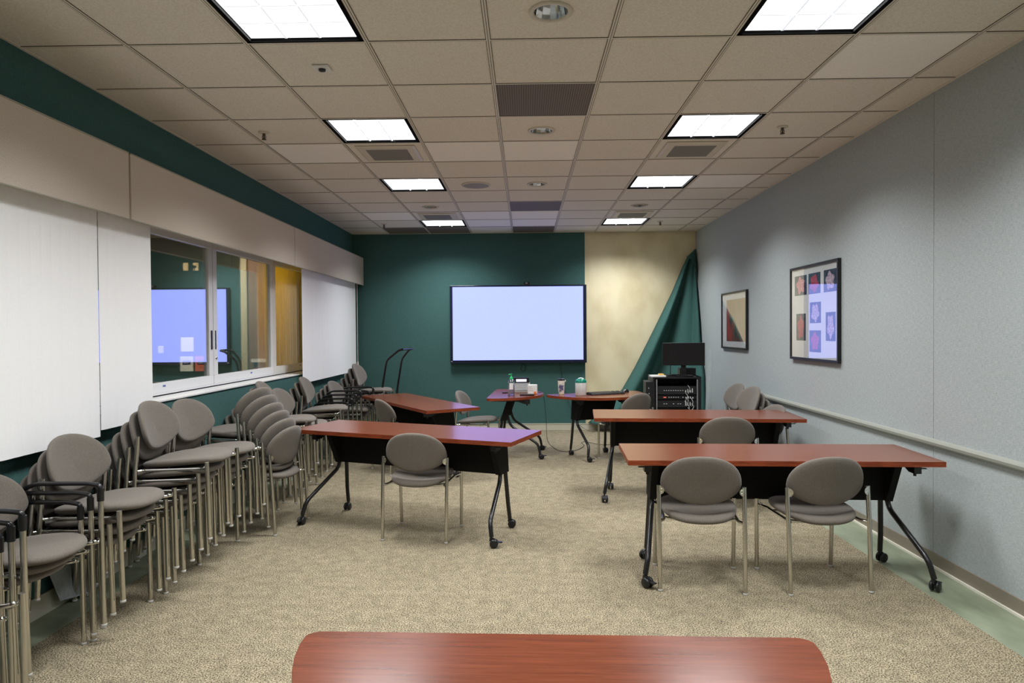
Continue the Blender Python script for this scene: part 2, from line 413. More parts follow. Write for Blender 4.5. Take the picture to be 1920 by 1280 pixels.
# ceiling: grid of lay-in tiles with openings for lamps and downlights
DOWN = [((3, -1), (0.128, 3.137), 0.085), ((3, 2), (0.13, 4.985), 0.085), ((3, 5), (0.13, 6.79), 0.085), ((1, 7), (-1.094, 7.97), 0.085), ((5, 7), (1.345, 8.01), 0.085)]
RET = [(3, 1), (3, 7), (3, 10), (0, 10), (1, 10)]
NEW = {(2, 3), (3, 3), (0, 3), (6, 0), (6, 5), (0, 8), (3, 8), (3, 9), (2, 9), (2, 8)}
dmap = {d[0]: d for d in DOWN}
b = MB()
xs = [XL] + [LX(i) for i in range(0, 8)] + [XR]
ys = [YF] + [RY(j) for j in range(-9, 11)] + [YB]
ZT = ZC + 0.004
for a in range(len(xs) - 1):
    for c in range(len(ys) - 1):
        cell = (a - 1, c - 10)
        x0, x1, y0, y1 = xs[a], xs[a + 1], ys[c], ys[c + 1]
        if cell in LIGHTS or cell in RET: continue
        mi = 1 if cell in NEW else 0
        if cell in dmap:
            (cx, cy), r = dmap[cell][1], dmap[cell][2]; n = 32; vs = []; fs = []
            for k in range(n):
                t = 2 * PI * k / n; co, si = math.cos(t), math.sin(t)
                sc_ = min(((x1 if co > 0 else x0) - cx) / co if abs(co) > 1e-6 else 1e9, ((y1 if si > 0 else y0) - cy) / si if abs(si) > 1e-6 else 1e9)
                vs += [(cx + r * co, cy + r * si, ZT), (cx + sc_ * co, cy + sc_ * si, ZT)]
            for k in range(n):
                q = (k + 1) % n; fs.append((2 * k, 2 * k + 1, 2 * q + 1, 2 * q))
            b.add(vs, fs, mi)
            for (cxn, cyn) in ((x0, y0), (x1, y0), (x0, y1), (x1, y1)):   # close the corners
                ang = math.atan2(cyn - cy, cxn - cx) % (2 * PI); k = int(ang / (2 * PI) * n); q = (k + 1) % n
                b.add([vs[2 * k + 1], (cxn, cyn, ZT), vs[2 * q + 1]], [(0, 1, 2)], mi)
        else:
            b.add([(x0, y0, ZT), (x1, y0, ZT), (x1, y1, ZT), (x0, y1, ZT)], [(0, 1, 2, 3)], mi)
for i in range(0, 8):
    x = LX(i)
    b.box(x - 0.010, x + 0.010, YF, YB, ZC, ZC + 0.003, 2)
    b.box(x - 0.013, x - 0.010, YF, YB, ZC + 0.001, ZC + 0.0035, 3); b.box(x + 0.010, x + 0.013, YF, YB, ZC + 0.001, ZC + 0.0035, 3)
    b.box(x - 0.0015, x + 0.0015, YF, YB, ZC - 0.0005, ZC + 0.002, 3)
for j in range(-9, 11):
    y = RY(j)
    b.box(XL, XR, y - 0.006, y + 0.006, ZC + 0.0005, ZC + 0.003, 2)
    b.box(XL, XR, y - 0.009, y - 0.006, ZC + 0.001, ZC + 0.0035, 3); b.box(XL, XR, y + 0.006, y + 0.009, ZC + 0.001, ZC + 0.0035, 3)
for x0, x1, y0, y1 in ((XL, XL + 0.02, YF, YB), (XR - 0.02, XR, YF, YB), (XL, XR, YB - 0.02, YB)):
    b.box(x0, x1, y0, y1, ZC - 0.001, ZC + 0.003, 2)
struct('ceiling', b, [M['ceiling_tile'], M['tile_new'], M['tile_bar'], M['tile_gap_shade']], fixn=False)
b = MB(); b.box(XL - 0.20, XR + 0.12, YF - 0.12, YB + 0.14, 3.15, 3.2)
struct('ceiling_deck', b, M['dark_gap']).name = 'ceiling_slab'

# lamps in the ceiling
LROW = {9: 'nearest the screen wall', 5: 'second from the screen wall', 2: 'third from the screen wall', -1: 'cut by the top edge of the photo', -4: 'behind and above the camera', -7: 'farthest behind the camera'}
lamps = {o.data['cell']: o for o in COL.objects if o.type == 'LIGHT'}
for c, r in LIGHTS:
    side = 'left' if c == 1 else 'right'
    t = thing('ceiling_light', (LX(c) + T / 2, RY(r) + T / 2, ZC), 'square lit ceiling light in the %s row, %s' % (side, LROW[r]), 'ceiling light', group='square ceiling lights')
    h = T / 2 - 0.013
    f = MB()
    for sx in (-1, 1):
        f.box(min(sx * h, sx * (h - 0.022)), max(sx * h, sx * (h - 0.022)), -h, h, 0.0, 0.09)
        f.box(-h, h, min(sx * h, sx * (h - 0.012)), max(sx * h, sx * (h - 0.012)), 0.0, 0.09)
    f.box(-h, h, -h, h, 0.09, 0.10)
    f.build('frame', M['dark_gap'], t)
    p = MB(); p.box(-h + 0.022, h - 0.022, -h + 0.012, h - 0.012, 0.018, 0.022); p.build('diffuser', M['panel_glow'], t)
    g = MB(); w = h - 0.040
    for q in (-1, 1):
        g.box(q * w / 3 - 0.006, q * w / 3 + 0.006, -w, w, 0.003, 0.009); g.box(-w, w, q * w / 3 - 0.006, q * w / 3 + 0.006, 0.003, 0.009)
    g.build('louver_grid', M['louver'], t)
    lo = lamps['%d,%d' % (c, r)]; lo.name = 'lamp'; lo.parent = t; lo.location = (0, 0, 0.011)
for n, (c, r) in enumerate(RET):
    lab = {(3, 1): 'large dark perforated air grille in the middle of the ceiling', (3, 7): 'dark ceiling grille in the middle row, second from screen', (3, 10): 'dark ceiling grille in the middle row touching the back wall', (0, 10): 'dark ceiling grille nearest the back left corner', (1, 10): 'dark ceiling grille between the corner grille and the rear left lamp'}[(c, r)]
    b = MB(); h = T / 2 - 0.012
    b.box(-h, h, -h, h, 0.002, 0.006)
    o = b.build('air_grille', M['grille_dark'], loc=(LX(c) + T / 2, RY(r) + T / 2, ZC)); tag(o, lab, 'air grille', 'dark ceiling grilles')
for c, r, lab in ((1, 3, 'square ceiling air diffuser just beyond the third left lamp'), (5, 3, 'square ceiling air diffuser just beyond the third right lamp'), (1, 8, 'square ceiling air diffuser before the rear left lamp'), (5, 8, 'square ceiling air diffuser before the rear right lamp')):
    t = thing('air_diffuser', (LX(c) + T / 2 + (0.0), RY(r) + T / 2, ZC), lab, 'air diffuser', group='ceiling air diffusers')
    f = MB()
    for a0, a1, zz in ((0.235, 0.215, -0.002), (0.215, 0.165, -0.012)):
        vs = [(-a0, -a0, zz), (a0, -a0, zz), (a0, a0, zz), (-a0, a0, zz), (-a1, -a1, -0.012), (a1, -a1, -0.012), (a1, a1, -0.012), (-a1, a1, -0.012)]
        f.add(vs, [(0, 1, 5, 4), (1, 2, 6, 5), (2, 3, 7, 6), (3, 0, 4, 7)])
    f.box(-0.235, 0.235, -0.235, 0.235, -0.002, 0.001)
    f.build('frame', M['vent_white'], t)
    g = MB(); g.box(-0.165, 0.165, -0.165, 0.165, -0.0135, -0.011); g.build('grille', M['grille_grey'], t)
dl = {(3, -1): 'round recessed downlight nearest the camera', (3, 2): 'round recessed downlight just beyond the large dark grille', (3, 5): 'round recessed downlight in the middle row right of the speaker', (1, 7): 'small round downlight beyond the second left lamp', (5, 7): 'small round downlight beyond the second right lamp'}
for cell, (cx, cy), r in DOWN:
    t = thing('downlight', (cx, cy, ZC), dl[cell], 'downlight', group='unlit round downlights')
    f = MB(); f.lathe([(r + 0.016, 0.003), (r + 0.014, -0.004), (r - 0.004, -0.005), (r - 0.008, 0.004)], seg=32); f.build('trim_ring', M['vent_white'], t)
    g = MB(); g.lathe([(r - 0.006, 0.0), (r - 0.012, 0.03), (r - 0.025, 0.07), (0.035, 0.11), (0.0, 0.115)], seg=12, smooth=False); g.build('reflector', M['chrome'], t)
t = thing('ceiling_speaker', (-0.478, 6.8, ZC), 'round grey ceiling speaker grille in the middle of the ceiling', 'speaker')
f = MB(); f.lathe([(0.145, 0.003), (0.143, -0.006), (0.128, -0.008)], seg=36); f.build('rim', M['vent_white'], t)
f = MB(); f.lathe([(0.128, -0.008), (0.06, -0.011), (0.0, -0.012)], seg=36); f.build('grille', M['speaker_grey'], t)
for x, y, lab in ((-1.888, 4.945, 'brass fire sprinkler left of the third left ceiling lamp'), (1.862, 4.966, 'fire sprinkler right of the third right ceiling lamp'), (-1.891, 9.18, 'small fire sprinkler near the back left ceiling corner'), (1.823, 9.20, 'small fire sprinkler near the back right ceiling corner')):
    t = thing('fire_sprinkler', (x, y, ZC), lab, 'sprinkler', group='ceiling fire sprinklers')
    f = MB(); f.lathe([(0.04, 0.003), (0.038, -0.004), (0.018, -0.008), (0.012, -0.004)], seg=20); f.build('escutcheon', M['vent_white'], t)
    g = MB(); g.lathe([(0.010, 0), (0.010, -0.022), (0.006, -0.024), (0.006, -0.04), (0.016, -0.047), (0.018, -0.050), (0.0, -0.051)], seg=12)
    g.tube([(0.010, 0, -0.02), (0.014, 0, -0.034), (0.004, 0, -0.046)], 0.003, 6); g.tube([(-0.010, 0, -0.02), (-0.014, 0, -0.034), (-0.004, 0, -0.046)], 0.003, 6)
    g.build('head', mat('sprinkler_metal', (0.10, 0.08, 0.06), 0.35, metal=0.6), t)
t = thing('motion_sensor', (-1.105, 3.75, ZC), 'small white square sensor with dark lens on the ceiling tile', 'sensor')
f = MB(); f.box(-0.045, 0.045, -0.045, 0.045, -0.008, 0.002); f.build('plate', M['white_plastic'], t, bevel=0.003)
f = MB(); f.lathe([(0.020, -0.008), (0.018, -0.018), (0.0, -0.022)], seg=16); f.build('lens', M['black_plastic'], t)

# ------------------------------------------------------------ window to the next office
XF = -2.74
wroot = bpy.data.objects.new('window_1', None); COL.objects.link(wroot)
wroot = tag(wroot, 'wide white framed sliding window looking into the next office', kind='structure')
f = MB()
f.box(XF - 0.08, XF - 0.003, WX0, WX1, WZ0, 1.03); f.box(XF - 0.08, XF + 0.01, WX0, WX1, 2.27, WZ1)
f.build('window_frame', M['white_frame'], wroot)
f = MB(); f.box(XF - 0.002, XF + 0.0015, WX0, WX1, WZ0 - 0.001, WZ0 + 0.006); f.build('gap_strip', M['dark_gap'], wroot)  # dark strip drawn as the narrow gap between frame and sill
def sash(y0, y1, xa):
    s = MB(); w = 0.075
    s.box(xa - 0.05, xa, y0, y1, 1.03, 1.106); s.box(xa - 0.05, xa, y0, y1, 2.215, 2.27)
    s.box(xa - 0.05, xa, y0, y0 + w, 1.106, 2.215); s.box(xa - 0.05, xa, y1 - w, y1, 1.106, 2.215)
    so = s.build('sash', M['white_frame'], wroot, bevel=0.003)
    p = MB(); p.box(xa - 0.020, xa - 0.014, y0 + w, y1 - w, 1.106, 2.215); p.build('pane', M['glass'], so)
    l = MB(); ym = (y0 + y1) / 2 + 0.1
    l.box(xa, xa + 0.001, ym - 0.02, ym + 0.02, 1.072, 1.086); l.build('maker_label', M['label_blue'], so)
    return so
sash(4.10, 5.950, -2.745); sb = sash(5.953, 7.375, -2.74); sash(7.382, 8.92, -2.74)
p = MB()
for y in (5.915, 5.985): p.box(-2.745, -2.737, y - 0.009, y + 0.009, 1.335, 1.50)
p.build('pull_handle', M['black_plastic'], sb)
p = MB(); p.lathe([(0.0, 0.006), (0.014, 0.006), (0.016, 0)], (-2.7395, 5.99, 1.255), 14, axis='X'); p.build('lock', M['chrome'], sb)
sash(3.3, 4.095, -2.74)

# next office, seen through the panes
OX0, OY0, OY1 = -6.6, 1.5, 9.0
b = MB(); b.box(OX0, XL - 0.20, OY0, OY1, -0.1, 0); struct('floor_office', b, M['carpet'])
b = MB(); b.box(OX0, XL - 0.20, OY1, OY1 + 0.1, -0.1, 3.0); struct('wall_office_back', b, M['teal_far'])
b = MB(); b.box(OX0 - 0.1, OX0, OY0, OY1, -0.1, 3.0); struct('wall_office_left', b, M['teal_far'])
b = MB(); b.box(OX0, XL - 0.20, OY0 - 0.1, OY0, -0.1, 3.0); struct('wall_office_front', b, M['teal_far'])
b = MB(); b.box(OX0, XL - 0.20, OY0, OY1, 2.75, 2.85); struct('ceiling_office', b, M['ceiling_tile'])
b = MB(); b.box(-3.66, -2.95, OY1 - 0.05, OY1, 0, 2.6); d = struct('door_1', b, M['brown_door'], 'brown wooden door in the next office')
f = MB(); f.box(-3.74, -3.66, OY1 - 0.08, OY1, 0, 2.68); f.box(-3.66, -2.90, OY1 - 0.08, OY1, 2.6, 2.68); f.build('door_frame', M['door_post'], d)
f = MB(); f.box(-3.60, -3.0, OY1 - 0.11, OY1 - 0.06, 1.09, 1.135); f.build('push_bar', M['white_plastic'], d)
for ox, oy, lab, ww in ((-4.6, 5.2, 'added ceiling light brightening the middle of the next office', 0.5), (-3.95, 7.95, 'added ceiling light brightening the brown door and amber blind', 1.7)):  # unseen lamps added to light the office, its door and amber blind
    t = thing('ceiling_light', (ox, oy, 2.75), lab, 'ceiling light')
    f = MB(); f.box(-0.3, 0.3, -0.3, 0.3, -0.03, 0); f.build('diffuser', M['panel_glow'], t)
    ld = bpy.data.lights.new('lamp', 'AREA'); ld.shape = 'SQUARE'; ld.size = 0.55; ld.energy = OFFICE_FILL_W * ww; ld.color = (1, 0.93, 0.78)
    lo = bpy.data.objects.new('lamp', ld); COL.objects.link(lo); lo.parent = t; lo.location = (0, 0, -0.05)
def plate(name, x, z, w, h, m, lab, cat, dx=0.012, group=None):
    b = MB(); b.box(x - w / 2, x + w / 2, OY1 - dx, OY1 - 0.0005, z - h / 2, z + h / 2)
    return tag(b.build(name, m, bevel=0.002), lab, cat, group)
plate('wall_plate', -4.502, 2.362, 0.066, 0.105, M['beige_plate'], 'beige blank wall plate seen through the window, left of the outlet', 'wall plate')
o = plate('wall_outlet', -4.366, 2.361, 0.066, 0.105, M['beige_plate'], 'beige wall outlet with a plug seen through the window', 'outlet')
p = MB(); p.box(-4.385, -4.355, OY1 - 0.04, OY1 - 0.012, 2.345, 2.375); p.tube(smooth_path([(-4.37, OY1 - 0.03, 2.35), (-4.39, OY1 - 0.02, 2.2), (-4.33, OY1 - 0.01, 2.0), (-4.32, OY1 - 0.01, 1.6)]), 0.004, 6); p.build('plug', M['cable_dark'], o)
plate('thermostat', -4.848, 1.264, 0.06, 0.095, M['white_plastic'], 'small white thermostat seen through the left window pane', 'thermostat', 0.03)
plate('paper_sheet', -4.50, 1.33, 0.17, 0.19, M['paper'], 'white sheet of paper above the notices behind the left pane', 'paper', 0.004)
for x, m1, lab in ((-4.51, M['paper'], 'white notice with black text block behind the left window pane'), (-4.31, M['red_label'], 'red and white notice with black text block behind the left pane')):
    o = plate('notice', x, 1.07, 0.175, 0.20, m1, lab, 'notice', 0.005, 'notices in the next office')
    p = MB(); p.box(x - 0.055, x + 0.055, OY1 - 0.0065, OY1 - 0.0052, 1.06, 1.115); p.build('text_block', M['black_plastic'], o)
    p = MB()
    for zz in (1.103, 1.090, 1.077): p.box(x - 0.045, x + 0.045 - 0.02 * (zz < 1.08), OY1 - 0.0075, OY1 - 0.0066, zz, zz + 0.004)
    p.build('text_lines', M['paper'], o)
# amber vertical blind on the far side of the third pane
t = thing('vertical_blind', (-2.92, 8.0, 0), 'amber vertical blind behind the right-hand window pane', 'blind')
s = MB(); y = 7.70
while y < 8.96:
    s.box(-0.035, 0.035, -0.0012, 0.0012, 1.02, 2.42, 0, Matrix.Translation((0, y - 8.0, 0)) @ Matrix.Rotation(math.radians(58), 4, 'Z')); y += 0.058
s.build('slats', M['amber_slat'], t)
s = MB(); s.box(-0.03, 0.03, -0.35, 0.97, 2.42, 2.46); s.box(0.03, 0.17, -0.3, -0.26, 2.44, 2.46); s.box(0.03, 0.17, 0.6, 0.64, 2.44, 2.46); s.build('head_rail', M['vent_white'], t)
for yy in (8.28, 8.62):
    s = MB(); s.tube([(0.05, yy - 8.0, 2.42), (0.05, yy - 8.0, 1.25)], 0.003, 6); s.lathe([(0.003, 0.05), (0.012, 0.03), (0.012, 0.0), (0, 0)], (0.05, yy - 8.0, 1.19), 8); s.build('cord', M['paper'], t)

# ------------------------------------------------------------ valance boxes and vertical blinds on the left wall
for y0, y1, lab in ((-2.55, 1.2, 'beige fabric valance box behind the camera'), (1.205, 4.116, 'nearest visible beige fabric valance box over the left blind'), (4.134, 7.092, 'beige fabric valance box over the window panes'), (7.108, 10.13, 'beige fabric valance box ending at the back wall')):
    t = thing('valance_box', (0, y0, 0), lab, 'valance', group='beige fabric valance boxes')
    s = MB(); s.box(-2.425, -2.40, 0, y1 - y0, 2.172, 2.575); s.box(XL, -2.425, 0, y1 - y0, 2.565, 2.575); s.build('fabric_panel', M['valance'], t, bevel=0.006)
    s = MB(); s.tube([(-2.402, 0.002, 2.576), (-2.402, y1 - y0 - 0.002, 2.576)], 0.005, 8); s.tube([(-2.402, 0.002, 2.172), (-2.402, y1 - y0 - 0.002, 2.172)], 0.005, 8); s.build('welting', M['valance_edge'], t)
def vblind(y0, y1, z0, lab, openat=None):
    t = thing('vertical_blind', (-2.50, y0, 0), lab, 'blind', group='white vertical blinds')
    s = MB(); n_ = max(2, round((y1 - y0 - 0.089) / 0.077)); st = (y1 - y0 - 0.089) / n_
    for k in range(n_ + 1):
        y = y0 + 0.0445 + k * st
        ang = math.radians(87.0 + 1.6 * math.sin(k * 2.1))
        if openat and abs(y - openat) < 0.045: ang = math.radians(84)
        mt = Matrix.Translation((0.0, y - y0, 0)) @ Matrix.Rotation(ang, 4, 'Z')
        vs = []; fs = []; n = 4
        for i in range(n + 1):
            u = -0.0445 + 0.089 * i / n; bow = -0.0028 * (1 - (u / 0.0445) ** 2)
            for zz in (z0, 2.40): vs.append(tuple(mt @ Vector((u, bow, zz))))
        for i in range(n): fs.append((2 * i, 2 * i + 1, 2 * i + 3, 2 * i + 2))
        s.add(vs, fs, 0, False)
    o = s.build('slats', M['slat'], t, fixn=False)
    so = o.modifiers.new('thick', 'SOLIDIFY'); so.thickness = 0.0010
    s = MB(); s.box(-0.02, 0.02, 0, y1 - y0, 2.40, 2.435); s.build('head_rail', M['vent_white'], t)
    return t
vblind(-2.5, 3.945, 0.875, 'wide closed white vertical blind at the left edge of the photo', openat=3.82)
vblind(3.962, 4.515, 0.910, 'narrow closed white vertical blind left of the window panes')
vb = vblind(7.61, 10.02, 0.905, 'closed white vertical blind right of the window panes by the back wall')
s = MB(); s.tube([(0.03, 2.40, 2.4), (0.03, 2.40, 0.98)], 0.005, 8); s.lathe([(0.005, 0.1), (0.012, 0.08), (0.012, 0)], (0.03, 2.40, 0.95), 8); s.build('wand', M['vent_white'], vb)

# pale sheet lying against the left baseboard
b = MB()
pts = [(-2.53, 3.50, 0.30), (-2.53, 4.02, 0.20), (-2.50, 4.02, 0.05), (-2.47, 3.80, 0.012), (-2.50, 3.58, 0.05)]
b.add(pts, [(0, 1, 2, 3, 4)])
o = b.build('paper_sheet', M['paper_grey']); sm = o.modifiers.new('t', 'SOLIDIFY'); sm.thickness = 0.003
tag(o, 'crumpled pale grey sheet against the left baseboard under the armchairs', 'sheet')

# ------------------------------------------------------------ screen on the back wall
t = thing('wall_screen', (-0.10, YB, 1.576), 'large wall screen glowing pale blue on the back wall', 'television')
X0, X1, Z0, Z1 = -1.008, 1.008, -0.574, 0.578
s = MB(); s.box(X0, X1, -0.075, -0.022, Z0, Z1)
s.build('housing', M['tv_bezel'], t, bevel=0.004)
s = MB(); s.box(X0 + 0.040, X1 - 0.050, -0.077, -0.0755, Z0 + 0.046, Z1 - 0.024); s.build('display', M['screen'], t)
s = MB(); s.box(X0 + 0.01, X1 - 0.01, -0.085, -0.076, Z0 + 0.004, Z0 + 0.026); s.build('sound_bar', M['tv_bezel'], t)
s = MB(); s.box(X0 + 0.012, X0 + 0.03, -0.080, -0.0755, Z0 + 0.026, Z0 + 0.034); s.build('indicator', M['white_plastic'], t)
s = MB(); s.box(-0.4, 0.4, -0.022, 0, -0.25, 0.25); s.build('wall_bracket', M['black_metal'], t)
t = thing('web_camera', (0.027, YB - 0.05, 2.156), 'small black camera sitting on top of the wall screen', 'camera')
s = MB(); s.box(-0.048, 0.048, -0.03, 0.02, 0.004, 0.045); s.build('body', M['black_plastic'], t, bevel=0.012)
s = MB(); s.lathe([(0.016, 0.0), (0.014, -0.006), (0.0, -0.008)], (0, -0.03, 0.024), 16, axis='Y'); s.build('lens', M['key_grey'], t)
s = MB(); s.box(-0.02, 0.02, -0.02, 0.02, -0.002, 0.006); s.build('clip', M['black_plastic'], t)

# peeled fabric draping from the back right corner
LEd = [(2.68, 2.525), (2.60, 2.47), (2.54, 2.40), (2.33, 2.300), (2.05, 2.185), (1.70, 2.015), (1.30, 1.815), (0.91, 1.615), (0.60, 1.435), (0.30, 1.16), (0.11, 0.93)]
REd = [(2.68, 10.12), (2.25, 10.08), (1.62, 9.90), (1.22, 9.80), (0.83, 9.62), (0.11, 9.50)]
def interp(tab, z):
    for (z0, a0), (z1, a1) in zip(tab, tab[1:]):
        if z <= z0 and z >= z1: return a0 + (a1 - a0) * (z0 - z) / (z0 - z1)
    return tab[-1][1]
t = thing('loose_wall_fabric', (2.2, YB, 0.1), 'teal wall fabric peeled loose, draping down from the back right corner', 'fabric')
s = MB(); nu, nv = 48, 60; vs = []; fs = []
for j in range(nv + 1):
    z = 2.66 + (0.105 - 2.66) * j / nv
    xl, yr = interp(LEd, z), interp(REd, z)
    wd_ = 2.52 - xl; k = min(1.0, wd_ / 0.55)
    for i in range(nu + 1):
        u = i / nu
        x = xl + (2.515 - xl) * u
        y0 = YB + 0.0 + (yr - YB - 0.0) * max(0, (u - 0.35) / 0.65) ** 1.5
        bul = 0
        if u < 0.30: bul = 0.25 * k * math.sin(PI * (u / 0.30) ** 0.8)
        elif u < 0.40: bul = 0.0
        elif u < 0.86: bul = 0.07 * k * math.sin(PI * (u - 0.40) / 0.46)
        else: bul = 0.10 * k * math.sin(PI * (u - 0.86) / 0.14)
        vs.append((x - 2.2, y0 - 0.012 - bul - YB, z - 0.1))
for j in range(nv):
    for i in range(nu):
        a = j * (nu + 1) + i; fs.append((a, a + 1, a + nu + 2, a + nu + 1))
s.add(vs, fs, 0, True)
o = s.build('cloth', M['teal_cloth'], t, fixn=False); sm = o.modifiers.new('t', 'SOLIDIFY'); sm.thickness = 0.004
s = MB(); s.add([(0.325, -0.03, 2.57), (0.17, -0.10, 2.44), (0.23, -0.16, 2.40), (0.29, -0.18, 2.24), (0.32, -0.12, 2.10)], [(0, 1, 2), (0, 2, 3), (0, 3, 4)], 0, False)
o = s.build('folded_corner', M['teal_cloth'], t, fixn=False); sm = o.modifiers.new('t', 'SOLIDIFY'); sm.thickness = 0.004
# loose bulge in the grey fabric of the right wall
s = MB(); vs = []; fs = []; nz = 20; ny = 12
for j in range(nz + 1):
    z = 0.09 + 1.12 * j / nz; amp = 0.075 * (1 - j / nz) ** 0.8
    for i in range(ny + 1):
        v = i / ny; y = 9.30 + 0.32 * v + 0.08 * (1 - j / nz) * 0
        pr = math.sin(PI * v ** 0.45) if v > 0 else 0
        vs.append((XR + 0.001 - amp * pr, y, z))
for j in range(nz):
    for i in range(ny):
        a = j * (ny + 1) + i; fs.append((a, a + 1, a + ny + 2, a + ny + 1))
s.add(vs, fs, 0, True)
o = s.build('trim_4', M['grey_fabric'], fixn=False); tag(o, 'grey wall fabric bulging loose on the right wall beside the equipment rack', kind='structure')

# ------------------------------------------------------------ framed pictures
def framed(name, y0, y1, z0, z1, lab):
    t = thing(name, (XR, (y0 + y1) / 2, z0), lab, 'picture')
    cy = (y0 + y1) / 2; h = z1 - z0; a = (y1 - y0) / 2
    f = MB(); w = 0.022
    f.box(-0.030, -0.001, -a, a, 0, w); f.box(-0.030, -0.001, -a, a, h - w, h)
    f.box(-0.030, -0.001, -a, -a + w, w, h - w); f.box(-0.030, -0.001, a - w, a, w, h - w)
    f.build('frame', M['black_plastic'], t, bevel=0.002)
    f = MB(); f.box(-0.016, -0.002, -a + w, a - w, w, h - w); f.build('mat_board', M['mat_board'], t)
    f = MB(); f.box(-0.0245, -0.023, -a + w, a - w, w, h - w); f.build('glass', M['picture_glass'], t)
    return t, cy
t, cy = framed('framed_picture', 7.765, 8.745, 1.240, 1.930, 'smaller black framed abstract print nearer the back corner')
o0 = 1.240
p = MB(); p.box(-0.0175, -0.016, 7.817 - cy, 8.55 - cy, 1.332 - o0, 1.838 - o0); pr = p.build('print', M['art_tan'], t)
p = MB(); p.add([(-0.0180, 8.549 - cy, 1.752 - o0), (-0.0180, 8.549 - cy, 1.333 - o0), (-0.0180, 7.887 - cy, 1.333 - o0), (-0.018, 8.25 - cy, 1.60 - o0)], [(0, 1, 2, 3)]); p.build('dark_triangle', M['art_red'], pr)
t, cy = framed('framed_picture', 5.500, 6.490, 1.197, 2.042, 'larger black framed picture with seven small rose photographs')
o0 = 1.197
def blossom(cyy, czz, ry, rz, seed, xx):
    rnd = random.Random(seed); vs = [(xx, cyy, czz)]; n = 28
    for k in range(n):
        a = 2 * PI * k / n; r = 1 + 0.16 * math.sin(5 * a + seed) + rnd.uniform(-0.08, 0.08)
        vs.append((xx, cyy + ry * r * math.cos(a), czz + rz * r * math.sin(a)))
    return vs, [(0, 1 + k, 1 + (k + 1) % n) for k in range(n)]
for k, (ya, yb_, za, zb, m) in enumerate(((6.135, 6.40, 1.782, 1.960, 'rose_pink'), (5.852, 6.095, 1.782, 1.962, 'rose_red'), (5.552, 5.785, 1.782, 1.966, 'rose_pale'), (5.842, 6.065, 1.527, 1.708, 'rose_pale'), (6.156, 6.363, 1.372, 1.615, 'rose_red'), (5.568, 5.747, 1.376, 1.614, 'rose_pale'), (5.842, 6.074, 1.275, 1.463, 'rose_red'))):
    p = MB(); p.box(-0.0175, -0.016, ya - cy, yb_ - cy, za - o0, zb - o0); pr = p.build('photograph', M['print_dark'], t)
    q = MB(); vs, fs = blossom((ya + yb_) / 2 - cy, (za + zb) / 2 - o0, (yb_ - ya) * 0.33, (zb - za) * 0.40, k * 3 + 1, -0.0182)
    q.add(vs, fs); q.build('rose', M[m], pr)

# ------------------------------------------------------------ chairs
def sup(t, n):
    c, s = math.cos(t), math.sin(t)
    return math.copysign(abs(c) ** (2 / n), c), math.copysign(abs(s) ** (2 / n), s)
def pad(outline, thick, place, rings=6, n=40):
    """cushion: outline(t)->(a,b) in pad plane, place(a,b,h)->xyz, rounded rim"""
    b = MB(); prof = [(0.0, 1.0), (0.35, 1.0), (0.62, 0.985), (0.82, 0.93), (0.93, 0.78), (0.985, 0.45), (1.0, 0.0), (0.985, -0.5), (0.93, -0.85), (0.80, -1.0), (0.4, -1.0), (0.0, -1.0)]
    vs = []; fs = []
    for r, h in prof:
        for k in range(n):
            a, c = outline(2 * PI * k / n); vs.append(place(a * max(r, 1e-4), c * max(r, 1e-4), h * thick / 2))
    for i in range(len(prof) - 1):
        for k in range(n):
            q = (k + 1) % n; fs.append((i * n + k, i * n + q, (i + 1) * n + q, (i + 1) * n + k))
    return b.add(vs, fs, 0, True)
def seat_outline(t):
    a, c = sup(t, 2.9)
    x = 0.218 * a; y = 0.222 * c
    if c < 0: x *= 1 - 0.07 * abs(c)
    else: y += 0.022 * (1 - a * a)
    return x, y
def seat_place(a, c, h):
    z = 0.436 - 0.024 * (1 - (a / 0.22) ** 2) * (1 if c < 0.15 else 0.7) * min(1, max(0, (0.30 - c) / 0.4)) - 0.030 * max(0, (c - 0.12) / 0.12) ** 2 * 0.6 + 0.012 * (c / 0.22)
    return (a, c - 0.002, z + h)
def back_outline(t):
    if math.sin(t) >= 0: a, c = sup(t, 2.25); return 0.225 * a, 0.178 * c
    a, c = sup(t, 1.85); return 0.225 * a, 0.118 * c
def back_place(a, c, h):
    s_ = c
    z = 0.598 + s_ * 0.965
    y = -0.198 - 0.24 * s_ + 0.055 * (a / 0.225) ** 2
    return (a, y - h * 0.97, z - h * 0.25)
